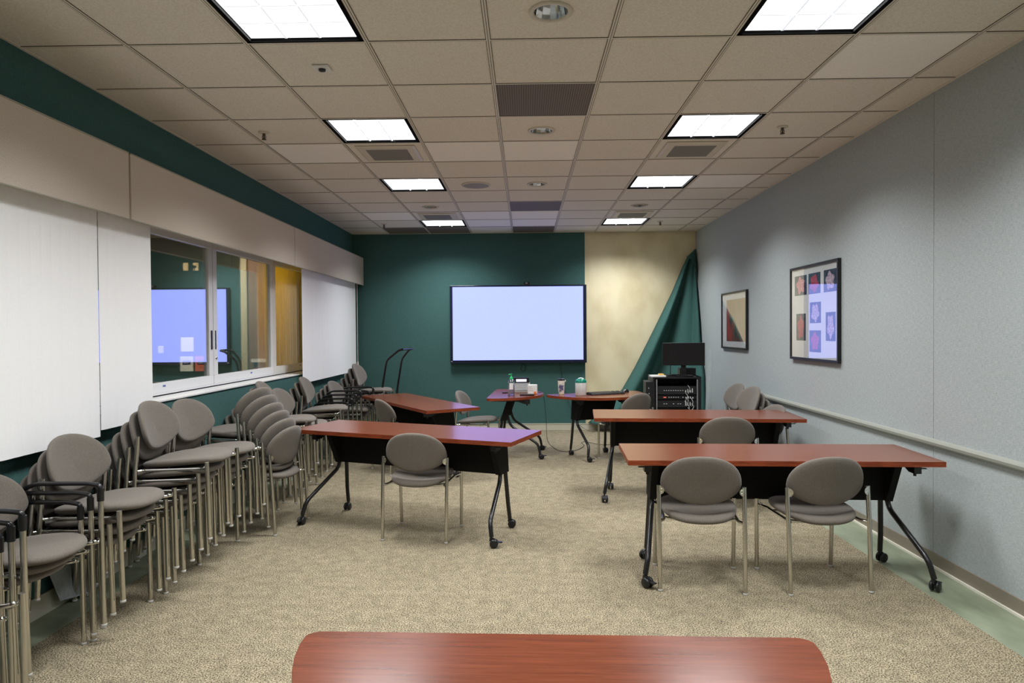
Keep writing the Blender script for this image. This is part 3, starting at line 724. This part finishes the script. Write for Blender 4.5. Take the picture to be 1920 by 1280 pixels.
def make_chair(name, label, arms=False):
    t = thing(name, (0, 0, 0), label, 'chair')
    pad(seat_outline, 0.044, seat_place).build('seat', M['chair_fabric'], t)
    pad(back_outline, 0.034, back_place).build('backrest', M['chair_fabric'], t)
    for s in (-1, 1):
        l = MB(); l.tube([(s * 0.236, 0.216, 0.006), (s * 0.240, 0.210, 0.300), (s * 0.240, 0.206, 0.642 if arms else 0.440)], 0.0125, 12)
        o = l.build('leg', M['nickel'], t)
        l = MB(); l.lathe([(0.0, 0.0), (0.0135, 0.0), (0.0135, 0.010), (0.0125, 0.012)], (s * 0.236, 0.216, 0), 12); l.build('foot_cap', M['foot'], o)
        l = MB(); l.tube([(s * 0.232, -0.216, 0.006), (s * 0.234, -0.196, 0.355), (s * 0.234, -0.176, 0.592)], 0.0125, 12)
        o = l.build('leg', M['nickel'], t)
        l = MB(); l.lathe([(0.0, 0.0), (0.0135, 0.0), (0.0135, 0.010), (0.0125, 0.012)], (s * 0.232, -0.216, 0), 12); l.build('foot_cap', M['foot'], o)
        k = MB(); pl = [(0.0, -0.024)] + [(0.026 * math.cos(a), 0.024 * math.sin(a)) for a in [(-80 + 20 * i) * PI / 180 for i in range(9)]] + [(0, 0.024)]
        k.prism(pl, -0.002, 0.002, to=lambda a, c, d, s=s: (s * (0.232 - a), -0.176 - 0.012 + d + a * -0.2, 0.566 + c))
        for zz in (0.556, 0.574): k.lathe([(0, -0.001), (0.004, -0.001), (0.004, 0.0)], (s * 0.219, -0.1925, zz), 8, axis='Y')
        k.build('back_bracket', M['chrome'], t)
        if arms:
            a = MB(); a.tube(fillet([(s * 0.240, 0.206, 0.635), (s * 0.241, 0.204, 0.668), (s * 0.247, 0.14, 0.676), (s * 0.250, -0.12, 0.672), (s * 0.244, -0.196, 0.640), (s * 0.236, -0.186, 0.560)], 0.03), 0.0125, 10, ry=0.011)
            a.build('armrest', M['black_metal'], t)
            a = MB(); a.tube([(s * 0.240, 0.206, 0.595), (s * 0.240, 0.206, 0.655)], 0.0155, 12); a.build('arm_sleeve', M['black_metal'], t)
    f = MB()
    for s in (-1, 1):
        f.tube(fillet([(s * 0.234, -0.194, 0.392), (s * 0.205, -0.16, 0.392), (s * 0.205, 0.15, 0.398), (s * 0.236, 0.198, 0.402)], 0.03), 0.0095, 8)
        f.lathe([(0.0, 0.0), (0.011, 0.004), (0.012, 0.014), (0.0, 0.02)], (s * 0.222, 0.188, 0.396), 10)
    f.tube(smooth_path([(-0.205, 0.10, 0.392), (-0.1, 0.10, 0.384), (0.1, 0.10, 0.384), (0.205, 0.10, 0.392)], 3), 0.008, 8)
    f.tube(smooth_path([(-0.205, -0.10, 0.390), (-0.1, -0.10, 0.376), (0.1, -0.10, 0.376), (0.205, -0.10, 0.390)], 3), 0.008, 8)
    f.build('seat_frame', M['chrome'], t)
    return t
protoA = make_chair('stacking_chair', 'x'); protoB = make_chair('stacking_armchair', 'x', True)
used = {}
def put(arm, x, y, z, h, label, group=None):
    p = protoB if arm else protoA
    if arm not in used: o = p; used[arm] = 1
    else: o = copy_tree(p)
    o.location = (x, y, z); o.rotation_euler = (0, 0, h - PI / 2); o['label'] = label
    if group: o['group'] = group
    return o
D2R = PI / 180
fg = 'grey chairs standing at the tables'
put(False, 1.014, 4.038, 0, 1.437, 'grey chair in front, left one of the two at the front right table', fg)
put(False, 1.674, 4.019, 0, 1.661, 'grey chair in front, right one of the two at the front right table', fg)
put(False, -0.758, 4.968, 0, 1.423, 'lone grey chair at the front left table with its back to us', fg)
put(False, 1.665, 5.77, 0, 1.496, 'grey chair between the front and the middle right tables', fg)
put(False, -1.353, 7.268, 0, 0.62, 'grey chair tucked at the near side of the slanted rear left table', fg)
put(False, -0.577, 8.069, 0, -0.222, 'grey chair tinted blue before the teal wall, left of the phone table', fg)
put(False, 1.159, 7.829, 0, 2.195, 'grey chair at the rounded table beside the equipment rack', fg)
ORD = {0: 'bottom', 1: 'second from bottom', 2: 'third from bottom', 3: 'fourth from bottom', 4: 'fifth from bottom'}
def stack(arm, x, y, z, h, n, where, group, step=0.05, dz=None, twist=0.0):
    dz = z / (n - 1) if dz is None else dz
    kind = 'grey armchair' if arm else 'grey chair'
    for k in range(n):
        q = (n - 1 - k)
        nm = 'topmost' if q == 0 else ORD[k]
        if n == 2 and k == 0: nm = 'bottom'
        lab = '%s, %s %s' % (kind, nm, where)
        hh = h + twist * q
        put(arm, x - math.cos(h) * step * q, y - math.sin(h) * step * q, dz * k, hh, lab, group)
stack(False, -2.14, 2.31, 0.06, -6 * D2R, 2, 'in the pile cut by the lower left corner', 'chairs in the corner pile')
stack(True, -2.235, 2.955, 0.090, -2 * D2R, 3, 'in the armchair stack front left', 'armchairs in the front left stack')
stack(False, -2.145, 3.459, 0.190, -2 * D2R, 4, 'in the low armless stack behind the front armchairs', 'chairs in the low armless stack')
stack(False, -2.032, 4.048, 0.305, 4 * D2R, 6, 'in the tall stack left of the window panes', 'chairs in the tall stack left of the panes')
stack(False, -2.088, 4.54, 0.265, -6 * D2R, 5, 'in the stack under the left window pane', 'chairs in the stack under the left pane')
stack(False, -2.245, 5.23, 0.292, 168 * D2R, 6, 'in the fanned stack facing the wall', 'chairs in the fanned stack facing the wall', step=0.052)
stack(False, -2.07, 5.86, 0.29, 8 * D2R, 6, 'in the stack just behind the fanned one', 'chairs in the stack behind the fanned one')
stack(False, -2.112, 6.347, 0.186, -2 * D2R, 4, 'in the low stack under the amber blind', 'chairs in the low stack under the amber blind')
stack(False, -2.123, 7.138, 0.243, 6 * D2R, 5, 'in the stack left of the far armchairs', 'chairs in the stack left of the far armchairs')
stack(True, -2.058, 7.956, 0.136, -4 * D2R, 4, 'in the far stack with a black arm', 'armchairs in the far stack')
stack(False, -1.937, 8.60, 0.308, -3 * D2R, 6, 'in the farthest stack by the black trolley', 'chairs in the farthest stack by the trolley')
# right wall, behind the middle table
stack(False, 2.10, 7.42, 0.12, 186 * D2R, 3, 'in the left stack by the right wall rail', 'chairs in the left stack by the wall rail')
stack(False, 2.09, 6.90, 0.13, 188 * D2R, 3, 'in the right stack by the right wall rail', 'chairs in the right stack by the wall rail')
put(False, 2.14, 6.38, 0, 190 * D2R, 'single low grey chair at the right wall beside the two stacks')

# ------------------------------------------------------------ flip-top tables
def caster(parent, x, y, rz, lever=False):
    m = Matrix.Translation((x, y, 0)) @ Matrix.Rotation(rz, 4, 'Z')
    c = MB()
    def L(prof, cx, cz):
        bb = MB(); bb.lathe(prof, (cx, -0.016, cz), 18, axis='X')
        c.add([tuple(m @ Vector(v)) for v in bb.v], bb.f, 0, True)
    for s in (-1, 1):
        x0 = s * 0.016
        L([(0.0, -0.010), (0.022, -0.010), (0.029, -0.006), (0.030, 0.0), (0.029, 0.006), (0.022, 0.010), (0.0, 0.010)], x0, 0.030)
    bb = MB()
    bb.prism([(-0.040, 0.036), (-0.030, 0.056), (-0.010, 0.068), (0.012, 0.068), (0.016, 0.050), (0.0, 0.032)], -0.006, 0.006, to=lambda a, z_, d: (d, a, z_))
    bb.tube([(0, 0.0, 0.05), (0, 0.0, 0.085)], 0.008, 8)
    if lever: bb.box(-0.014, 0.014, -0.075, -0.035, 0.036, 0.042)
    c.add([tuple(m @ Vector(v)) for v in bb.v], bb.f, 0)
    return c.build('caster', M['black_plastic'], parent)
def make_table(name, label, x, y, rz, L, Dp, poly=None, inset=0.08, vo=0.0, fx=0.80, rx=0.73, group=None, uo=0.0, cast=(0.4, -0.6, 2.2, 1.0), zt=0.72, slim=False):
    t = thing(name, (x, y, 0), label, 'table', rz, group)
    th = 0.030
    s = MB()
    if poly is None: poly = [(-L / 2, -Dp / 2), (L / 2, -Dp / 2), (L / 2, Dp / 2), (-L / 2, Dp / 2)]
    s.prism(poly, zt - th, zt, 0, 1)
    s.build('tabletop', [M['cherry'], M['cherry_edge']], t, bevel=0.0025)
    zb = zt - th
    px_ = rx - 0.02
    for k, sg in enumerate((-1, 1)):
        X = uo + sg * px_
        pp = [(-0.05, zb), (0.03, zb), (0.115, 0.44), (0.035, 0.44)] if slim else [(-0.150, zb), (0.105, zb), (0.135, 0.425), (-0.020, 0.425)]
        p = MB(); p.prism(pp, -0.020, 0.020, to=lambda a, z_, d: (X + d, a + vo, z_))
        p.build('side_plate', M['black_panel'], t, bevel=0.003)
        l = MB(); l.tube(fillet([(X, vo + (0.03 if slim else 0.012), 0.50), (X + sg * 0.004, vo + (0.0 if slim else 0.008), 0.385), (uo + sg * (fx - 0.02), vo - 0.325, 0.17), (uo + sg * fx, vo - 0.345, 0.072)], 0.07), 0.0155, 12)
        o = l.build('leg', M['black_metal'], t); caster(o, uo + sg * fx, vo - 0.345, cast[k * 2], True)
        l = MB(); l.tube(fillet([(X, vo + (0.085 if slim else 0.098), 0.50), (uo + sg * (rx - 0.005), vo + 0.125, 0.19), (uo + sg * rx, vo + 0.145, 0.072)], 0.05), 0.0155, 12)
        o = l.build('leg', M['black_metal'], t); caster(o, uo + sg * rx, vo + 0.145, cast[k * 2 + 1])
        Xr = uo + sg * (px_ + 0.058)
        r = MB(); r.prism([(vo - 0.235, zb), (vo + 0.22, zb), (vo + 0.20, zb - 0.022), (vo - 0.10, zb - 0.025), (vo - 0.17, zb - 0.052), (vo - 0.235, zb - 0.052)], -0.020, 0.020, to=lambda a, z_, d: (Xr + d, a, z_))
        r.tube([(Xr, vo - 0.20, zb - 0.05), (Xr, vo - 0.20, zb - 0.070)], 0.009, 8)
        o = r.build('support_rail', M['black_metal'], t)
        q = MB(); q.box(min(Xr + sg * 0.018, Xr + sg * 0.055), max(Xr + sg * 0.018, Xr + sg * 0.055), vo - 0.225, vo - 0.205, zb - 0.026, zb - 0.021); q.build('latch_lever', M['black_metal'], o)
    p = MB(); p.box(uo - px_ + 0.02, uo + px_ - 0.02, vo + 0.010, vo + 0.022, 0.60 if slim else 0.425, zb - 0.005)
    p.box(uo - px_ + 0.02, uo + px_ - 0.02, vo - 0.03, vo + 0.02, zb - 0.045, zb)
    p.build('modesty_panel', M['black_panel'], t)
    if inset:
        for sx in (-1, 1):
            for sy in (-1, 1):
                p = MB(); p.lathe([(0.0, -0.008), (0.014, -0.008), (0.018, 0.0)], (sx * (L / 2 - inset), sy * (Dp / 2 - 0.05), zb), 14); p.build('bumper', M['black_plastic'], t)
    return t
tg = 'rectangular cherry flip-top tables'
make_table('training_table', 'front right cherry table with two grey chairs before it', 1.4975, 4.2225, -2.7 * D2R, 1.78, 0.60, group=tg, cast=(0.7, -0.9, 2.3, 2.0))
make_table('training_table', 'middle right cherry table behind the front right one', 1.50, 6.145, -4.6 * D2R, 1.77, 0.66, group=tg, cast=(0.1, 0.1, 1.0, 0.7))
make_table('training_table', 'front left cherry table with purple screen glare on its right end', -0.857, 5.24, -21.4 * D2R, 1.86, 0.61, group=tg, cast=(0.25, 0.2, 1.9, 1.9))
make_table('training_table', 'rear left cherry table standing slantwise toward the screen', -1.21, 7.44, -57.7 * D2R, 1.90, 0.58, group=tg, cast=(0.9, 0.3, 1.5, 0.5))
def half_round(L, R, n=28, rc=0.05):
    # straight side at +y, curved side at -y, softened corners
    pts = []
    a = L / 2
    pts += [(a - rc, 0.0), (-a + rc, 0.0)]
    for k in range(1, 4):
        q = PI / 2 * k / 4; pts.append((-a + rc - rc * math.sin(q), -rc + rc * math.cos(q)))
    for k in range(n + 1):
        th = PI + (PI) * k / n
        xx, yy = a * math.cos(th), R * math.sin(th)
        if yy <= -rc: pts.append((xx, yy))
    for k in range(3, 0, -1):
        q = PI / 2 * k / 4; pts.append((a - rc + rc * math.sin(q), -rc + rc * math.cos(q)))
    return pts
hr = half_round(1.26, 0.63)
hg = 'half-round cherry flip-top tables'
make_table('half_round_table', 'half-round cherry table with the desk phone, left of the two', -0.41, 8.27, 87 * D2R, 1.26, 0.6, hr, inset=0, vo=-0.25, fx=0.30, rx=0.27, uo=-0.12, group=hg, cast=(0.3, 0, 0.8, 0), slim=True)
make_table('half_round_table', 'half-round cherry table with canister and keyboard, near the rack', 0.80, 8.32, 22 * D2R, 1.22, 0.6, half_round(1.22, 0.68), inset=0, vo=-0.25, fx=0.25, rx=0.23, uo=-0.10, group=hg, cast=(1.2, 0, 1.0, 0))
make_table('half_round_table', 'half-round cherry table cut off at the bottom edge of the photo', 0.07, 1.69, -1.6 * D2R, 1.25, 0.6, half_round(1.25, 0.63, rc=0.04), inset=0, vo=-0.30, fx=0.30, rx=0.27, group=hg)

# ------------------------------------------------------------ things on the phone table
ZTOP = 0.72
t = thing('sanitizer_bottle', (-0.165, 7.98, ZTOP), 'clear sanitizer bottle with green pump on the phone table', 'bottle')
s = MB(); s.lathe([(0.0, 0.0), (0.036, 0.0), (0.042, 0.006), (0.042, 0.15), (0.038, 0.175), (0.020, 0.192), (0.016, 0.195), (0.016, 0.205)], seg=28); s.build('bottle_body', M['clear_plastic'], t)
s = MB(); s.lathe([(0.0, 0.003), (0.037, 0.003), (0.038, 0.04), (0.038, 0.128), (0.0, 0.128)], seg=24); s.build('gel', M['gel'], t)
s = MB(); s.prism([(-0.022, 0.075), (0.022, 0.075), (0.022, 0.150), (-0.022, 0.150)], -0.0435, -0.043, to=lambda a, z_, d: (a, d, z_)); s.build('label', M['paper'], t)
s = MB(); s.lathe([(0.018, 0.192), (0.019, 0.212), (0.008, 0.222), (0.006, 0.245), (0.010, 0.247), (0.010, 0.255), (0.0, 0.256)], seg=18); s.tube([(0, 0, 0.251), (-0.022, -0.01, 0.251), (-0.03, -0.012, 0.245)], 0.005, 8); s.build('pump', M['green_cap'], t)
t = thing('desk_phone', (-0.045, 8.40, ZTOP), 'grey desk phone with lit display behind the sanitizer bottle', 'phone', rz=0.05)
s = MB(); s.prism([(-0.09, 0), (0.09, 0), (0.07, 0.115), (0.055, 0.118), (-0.09, 0.02)], -0.105, 0.105, to=lambda a, z_, d: (d, a, z_)); s.build('phone_body', M['speaker_grey'], t, bevel=0.004)
m4 = Matrix.Translation((0, -0.018, 0.071)) @ Matrix.Rotation(math.atan2(0.098, 0.145), 4, 'X')
s = MB(); s.box(-0.085, 0.085, -0.078, 0.07, 0.001, 0.004, 0, m4); s.build('key_field', M['key_grey'], t)
s = MB()
for i in range(9):
    for j in range(5):
        if abs(i - 4) < 2 and j == 4: continue
        s.box(-0.078 + i * 0.0178, -0.066 + i * 0.0178, -0.07 + j * 0.027, -0.055 + j * 0.027, 0.004, 0.008, 0, m4)
s.build('keys', M['speaker_grey'], t)
s = MB(); s.box(-0.095, 0.095, 0.045, 0.07, 0.115, 0.175); s.box(-0.10, 0.09, 0.045, 0.075, 0.172, 0.180); s.build('display_housing', M['black_plastic'], t, bevel=0.003)
s = MB(); s.box(-0.068, 0.062, 0.0435, 0.045, 0.127, 0.160); s.build('display', M['lcd'], t)
t = thing('tissue_pack', (0.085, 8.16, ZTOP), 'white printed box with an orange spot right of the desk phone', 'box', rz=-0.1)
s = MB(); s.box(-0.056, 0.056, -0.03, 0.03, 0, 0.115); s.build('carton', M['paper'], t, bevel=0.008)
s = MB(); s.box(0.018, 0.048, -0.0315, -0.030, 0.005, 0.032); s.build('orange_mark', M['orange'], t)
s = MB()
for i in range(3): s.box(-0.045, -0.005 + 0.01 * i, -0.0312, -0.030, 0.085 - i * 0.022, 0.091 - i * 0.022)
s.build('printed_lines', M['cable_grey'], t)
t = thing('remote_control', (0.02, 7.98, ZTOP), 'black remote control lying before the white box', 'remote control', rz=-0.12)
s = MB(); s.box(-0.085, 0.085, -0.024, 0.024, 0.0, 0.018); s.build('body', M['black_plastic'], t, bevel=0.006)
s = MB()
for i in range(7):
    for j in range(2): s.box(-0.07 + i * 0.02, -0.06 + i * 0.02, -0.012 + j * 0.014, -0.004 + j * 0.014, 0.018, 0.020)
s.build('buttons', M['key_grey'], t)
b = MB(); b.box(-0.05, 0.03, -0.02, 0.02, 0, 0.014)
tag(b.build('small_case', M['black_plastic'], loc=(-0.235, 8.30, ZTOP), bevel=0.005), 'small black object lying left of the sanitizer bottle', 'case')

# things on the keyboard table
t = thing('travel_tumbler', (0.425, 8.08, ZTOP), 'printed travel tumbler with dark lid on the rounded table', 'tumbler')
s = MB(); s.lathe([(0.0, 0.0), (0.032, 0.0), (0.034, 0.005), (0.041, 0.168), (0.041, 0.172)], seg=28); s.build('cup', M['tumbler_print'], t)
s = MB(); s.lathe([(0.043, 0.168), (0.043, 0.180), (0.040, 0.188), (0.0, 0.190)], seg=28); s.build('lid', M['black_plastic'], t)
s = MB(); s.box(0.043, 0.053, -0.006, 0.006, 0.150, 0.172); s.build('tab', M['white_plastic'], t)
t = thing('wipes_canister', (0.645, 7.95, ZTOP), 'white wipes canister with dark green lid on the rounded table', 'canister')
s = MB(); s.lathe([(0.0, 0.0), (0.060, 0.0), (0.064, 0.006), (0.064, 0.150), (0.062, 0.156)], seg=32); s.build('tub', M['white_plastic'], t)
s = MB(); s.lathe([(0.066, 0.152), (0.066, 0.168), (0.055, 0.186), (0.040, 0.196), (0.0, 0.198)], seg=32); s.build('lid', M['lid_green'], t)
s = MB(); s.tube([(-0.03, -0.01, 0.197), (0.0, -0.012, 0.205), (0.03, -0.01, 0.197)], 0.007, 8); s.build('wipe_tip', M['paper'], t)
s = MB()
for cx in (-0.3, 0.32):
    for i in range(8):
        a0, a1 = cx - 0.24, cx + 0.24; zz = 0.135 - i * 0.013
        n = 5; vs = []
        for k in range(n + 1):
            a = a0 + (a1 - a0) * k / n
            for dzz in (0, 0.005): vs.append((0.0645 * math.sin(a), -0.0645 * math.cos(a), zz + dzz))
        s.add(vs, [(2 * k, 2 * k + 2, 2 * k + 3, 2 * k + 1) for k in range(n)])
s.build('printed_text', mat('print_grey', (0.56, 0.56, 0.57), 0.5), t)
t = thing('keyboard', (0.95, 8.10, ZTOP), 'black keyboard lying on the rounded table right of the canister', 'keyboard', rz=24 * D2R)
s = MB(); s.prism([(-0.075, 0), (0.075, 0), (0.075, 0.024), (-0.075, 0.012)], -0.225, 0.225, to=lambda a, z_, d: (d, a, z_)); s.build('base', M['black_plastic'], t, bevel=0.003)
s = MB(); m4 = Matrix.Translation((0, 0, 0.018)) @ Matrix.Rotation(0.08, 4, 'X')
for i in range(21):
    for j in range(6):
        if i in (15, 18) : continue
        s.box(-0.215 + i * 0.0205, -0.199 + i * 0.0205, -0.065 + j * 0.022, -0.049 + j * 0.022, 0.0, 0.006, 0, m4)
s.build('keys', M['rack_unit'], t)
t = thing('computer_mouse', (1.215, 8.33, ZTOP), 'glossy black computer mouse at the right end of the keyboard', 'mouse', rz=0.5)
s = MB(); vs = []; fs = []; nu, nv = 16, 7
for j in range(nv + 1):
    ph = PI / 2 * j / nv
    for i in range(nu):
        a = 2 * PI * i / nu; vs.append((0.055 * math.cos(a) * math.cos(ph), 0.032 * math.sin(a) * math.cos(ph), 0.038 * math.sin(ph) * (1 + 0.2 * math.cos(a))))
for j in range(nv):
    for i in range(nu): fs.append((j * nu + i, j * nu + (i + 1) % nu, (j + 1) * nu + (i + 1) % nu, (j + 1) * nu + i))
s.add(vs, fs, 0, True); s.build('shell', M['black_metal'], t)
s = MB(); s.tube([(0.02, -0.004, 0.037), (0.02, 0.004, 0.037)], 0.008, 10); s.build('scroll_wheel', M['key_grey'], t)

# cables
def cable(name, pts, r, m, lab, n=6):
    b = MB(); b.tube(smooth_path(pts, n), r, 7); tag(b.build(name, m), lab, 'cable')
cable('cable', [(0.10, 8.22, 0.724), (0.19, 8.35, 0.722), (0.225, 8.40, 0.66), (0.245, 8.5, 0.5), (0.262, 8.6, 0.3), (0.275, 8.85, 0.10), (0.30, 8.9, 0.012), (0.34, 8.62, 0.006), (0.42, 8.33, 0.006), (0.55, 8.30, 0.006), (0.655, 8.44, 0.006), (0.745, 8.72, 0.006), (0.73, 8.94, 0.006), (0.80, 9.0, 0.006), (0.956, 8.79, 0.006), (1.2, 8.8, 0.006)], 0.003, M['cable_dark'], 'thin dark cable hanging off the phone table and trailing across the carpet')
cable('cable', [(0.50, YB - 0.03, 1.02), (0.53, YB - 0.01, 0.92), (0.575, YB - 0.012, 0.605), (0.668, YB - 0.02, 0.327), (0.746, YB - 0.03, 0.13), (0.86, YB - 0.07, 0.03), (0.96, 9.9, 0.006), (1.11, 9.95, 0.006), (1.4, 9.7, 0.006)], 0.003, M['cable_dark'], 'thin dark cable hanging down the teal wall from under the wall screen')
cable('cable', [(-0.10, YB - 0.03, 1.03)] + [(-0.03 + 0.035 * math.cos(a), YB - 0.012, 0.93 + 0.05 * math.sin(a)) for a in [2.4 + i * 0.8 for i in range(8)]] + [(0.01, YB - 0.03, 1.03)], 0.0035, M['cable_dark'], 'small loop of dark cable hanging under the middle of the wall screen')

# ------------------------------------------------------------ equipment rack and monitor
RK = Vector((1.87, 8.62, 0))
t = thing('equipment_rack', RK, 'black open equipment rack full of electronics below the monitor', 'equipment rack', rz=-0.06)
s = MB(); W, DD, HH = 0.29, 0.26, 0.90
s.box(-W, -W + 0.02, -DD, DD, 0.06, HH - 0.02); s.box(W - 0.035, W, -DD, DD, 0.06, HH); s.box(-W, W, -DD, DD, HH - 0.02, HH); s.box(-W, W, -DD, DD, 0.06, 0.09); s.box(-W, W, DD - 0.02, DD, 0.06, HH)
s.build('cabinet', M['rack_metal'], t)
s = MB()
for x_ in (-W + 0.035, W - 0.055):
    s.box(x_, x_ + 0.016, -DD - 0.004, -DD + 0.012, 0.09, HH - 0.03)
s.build('mounting_rail', M['key_grey'], t)
zz = 0.14; k = 0
for hgt in (0.085, 0.045, 0.09, 0.045, 0.06, 0.09, 0.045, 0.10):
    u = MB(); u.box(-W + 0.052, W - 0.056, -DD + 0.010 + 0.015 * (k % 2), DD - 0.06, zz, zz + hgt)
    uo_ = u.build('rack_unit', M['rack_unit'] if k % 2 else M['black_plastic'], t)
    q = MB(); rnd = random.Random(k)
    yy = -DD + 0.010 + 0.015 * (k % 2)
    for i in range(9):
        xx = -0.16 + i * 0.028
        if rnd.random() < 0.75: q.box(xx, xx + 0.014, yy - 0.002, yy, zz + hgt * 0.45, zz + hgt * 0.45 + 0.008)
    for i in range(4):
        xx = 0.10 + i * 0.027
        q.box(xx, xx + 0.008 + 0.006 * rnd.random(), yy - 0.014, yy, zz + hgt * 0.25, zz + hgt * (0.5 + 0.4 * rnd.random()))
    if len(q.f): q.build('lights_and_knobs', M['led'], uo_)
    if k == 6:
        q = MB(); q.box(-0.165, -0.13, yy - 0.003, yy - 0.002, zz + 0.016, zz + 0.030); q.build('red_light', M['led_red'], uo_)
    zz += hgt + 0.012; k += 1
s = MB()
rnd = random.Random(3)
for i in range(9):
    x0_ = 0.10 + 0.12 * rnd.random(); z0_ = 0.2 + 0.6 * rnd.random()
    s.tube(smooth_path([(x0_, -DD, z0_), (x0_ + 0.02, -DD - 0.03, z0_ - 0.04), (x0_ - 0.03 + 0.06 * rnd.random(), -DD - 0.02, z0_ - 0.10)], 4), 0.004, 6)
s.build('patch_cables', M['cable_grey'], t)
s = MB()
for x_ in (-0.22, 0.22):
    for y_ in (-0.2, 0.2): s.lathe([(0, -0.012), (0.03, -0.012), (0.03, 0.012), (0, 0.012)], (x_, y_, 0.03), 14, axis='X'); s.box(x_ - 0.016, x_ + 0.016, y_ - 0.016, y_ + 0.016, 0.055, 0.06)
s.build('wheels', M['black_plastic'], t)
s = MB(); s.box(-W - 0.085, -W, -DD + 0.02, DD - 0.2, 0.30, 0.84); sp = s.build('side_equipment', M['rack_metal'], t)
s = MB(); rnd = random.Random(5)
for i in range(7): s.box(-W - 0.07 + 0.03 * rnd.random(), -W - 0.055 + 0.035 * rnd.random(), -DD + 0.015, -DD + 0.02, 0.36 + i * 0.066, 0.372 + i * 0.066)
s.build('connectors', M['led'], sp)
t = thing('computer_monitor', (1.965, 8.50, 0.90), 'black switched-off monitor on top of the equipment rack', 'monitor', rz=-0.17)
s = MB(); s.box(-0.255, 0.255, -0.03, -0.004, 0.135, 0.415); s.build('housing', M['black_plastic'], t, bevel=0.003)
s = MB(); s.box(-0.247, 0.247, -0.0315, -0.030, 0.145, 0.407); s.build('display', M['dark_screen'], t)
s = MB(); s.box(-0.03, 0.03, -0.004, 0.02, 0.0, 0.20); s.box(-0.11, 0.11, -0.07, 0.10, 0.0, 0.012); s.build('stand', M['black_plastic'], t, bevel=0.003)
b = MB(); b.box(-0.06, 0.14, -0.05, 0.08, 0, 0.09)
tag(b.build('power_supply', M['black_plastic'], loc=(2.02, 8.72, 0.90), bevel=0.004), 'black box sitting behind the monitor on the rack', 'box')
t = thing('antenna', (1.80, 8.50, 0.90), 'thin black antenna standing on the rack left of the monitor stand', 'antenna')
s = MB(); s.tube([(0, 0, 0), (0.003, 0, 0.14)], 0.005, 8); s.build('rod', M['black_plastic'], t)
s = MB(); s.box(-0.05, 0.05, -0.04, 0.04, 0, 0.018); s.build('foot', M['black_plastic'], t, bevel=0.004)
b = MB(); b.box(-0.09, 0.09, -0.10, 0.06, 0, 0.018)
tag(b.build('paper_stack', M['paper'], loc=(1.63, 8.46, 0.90)), 'small white stack of paper overhanging the left end of the rack', 'paper')
b = MB(); b.box(-0.03, 0.03, -0.03, 0.03, 0, 0.018)
tag(b.build('sticky_note_pad', M['note_yellow'], loc=(1.675, 8.45, 0.9185)), 'orange sticky note pad lying on the white paper', 'note pad')
b = MB()
for i, cl in enumerate(range(4)):
    b.tube(smooth_path([(1.74 + 0.05 * i, 8.40, 0.908), (1.80 + 0.04 * i, 8.385 + 0.01 * i, 0.93), (1.88 + 0.05 * i, 8.40, 0.908), (1.98 + 0.03 * i, 8.39, 0.912), (2.06, 8.42, 0.908)], 5), 0.005, 6)
tag(b.build('cable_bundle', M['black_plastic']), 'tangle of black cables lying on the rack top before the monitor', 'cable')

# ------------------------------------------------------------ chair trolley in the far left corner
t = thing('chair_trolley', (-1.72, 8.93, 0), 'black tube trolley with tall handle behind the slanted left table', 'trolley')
s = MB(); s.tube(fillet([(-0.16, -0.20, 0.12), (-0.13, -0.20, 0.69), (-0.065, -0.20, 1.11), (0.09, -0.20, 1.235), (0.14, -0.20, 1.25)], 0.05), 0.014, 10); s.build('handle_post', M['black_metal'], t)
s = MB(); s.tube(fillet([(-0.04, 0.20, 0.12), (-0.005, 0.20, 0.69), (0.06, 0.20, 1.11), (0.16, 0.20, 1.235), (0.20, 0.20, 1.25)], 0.05), 0.014, 10); s.build('handle_post', M['black_metal'], t)
s = MB(); s.tube([(0.14, -0.20, 1.25), (0.20, 0.20, 1.25)], 0.016, 10); s.build('grip', M['black_metal'], t)
s = MB(); s.box(-0.25, 0.28, -0.24, 0.24, 0.10, 0.125); s.build('platform', M['black_metal'], t)
for x_ in (-0.2, 0.22):
    for y_ in (-0.2, 0.2):
        s = MB(); s.lathe([(0, -0.014), (0.045, -0.014), (0.05, 0.0), (0.045, 0.014), (0, 0.014)], (x_, y_, 0.05), 16, axis='X'); s.box(x_ - 0.02, x_ + 0.02, y_ - 0.02, y_ + 0.02, 0.09, 0.101); s.build('wheel', M['black_plastic'], t)
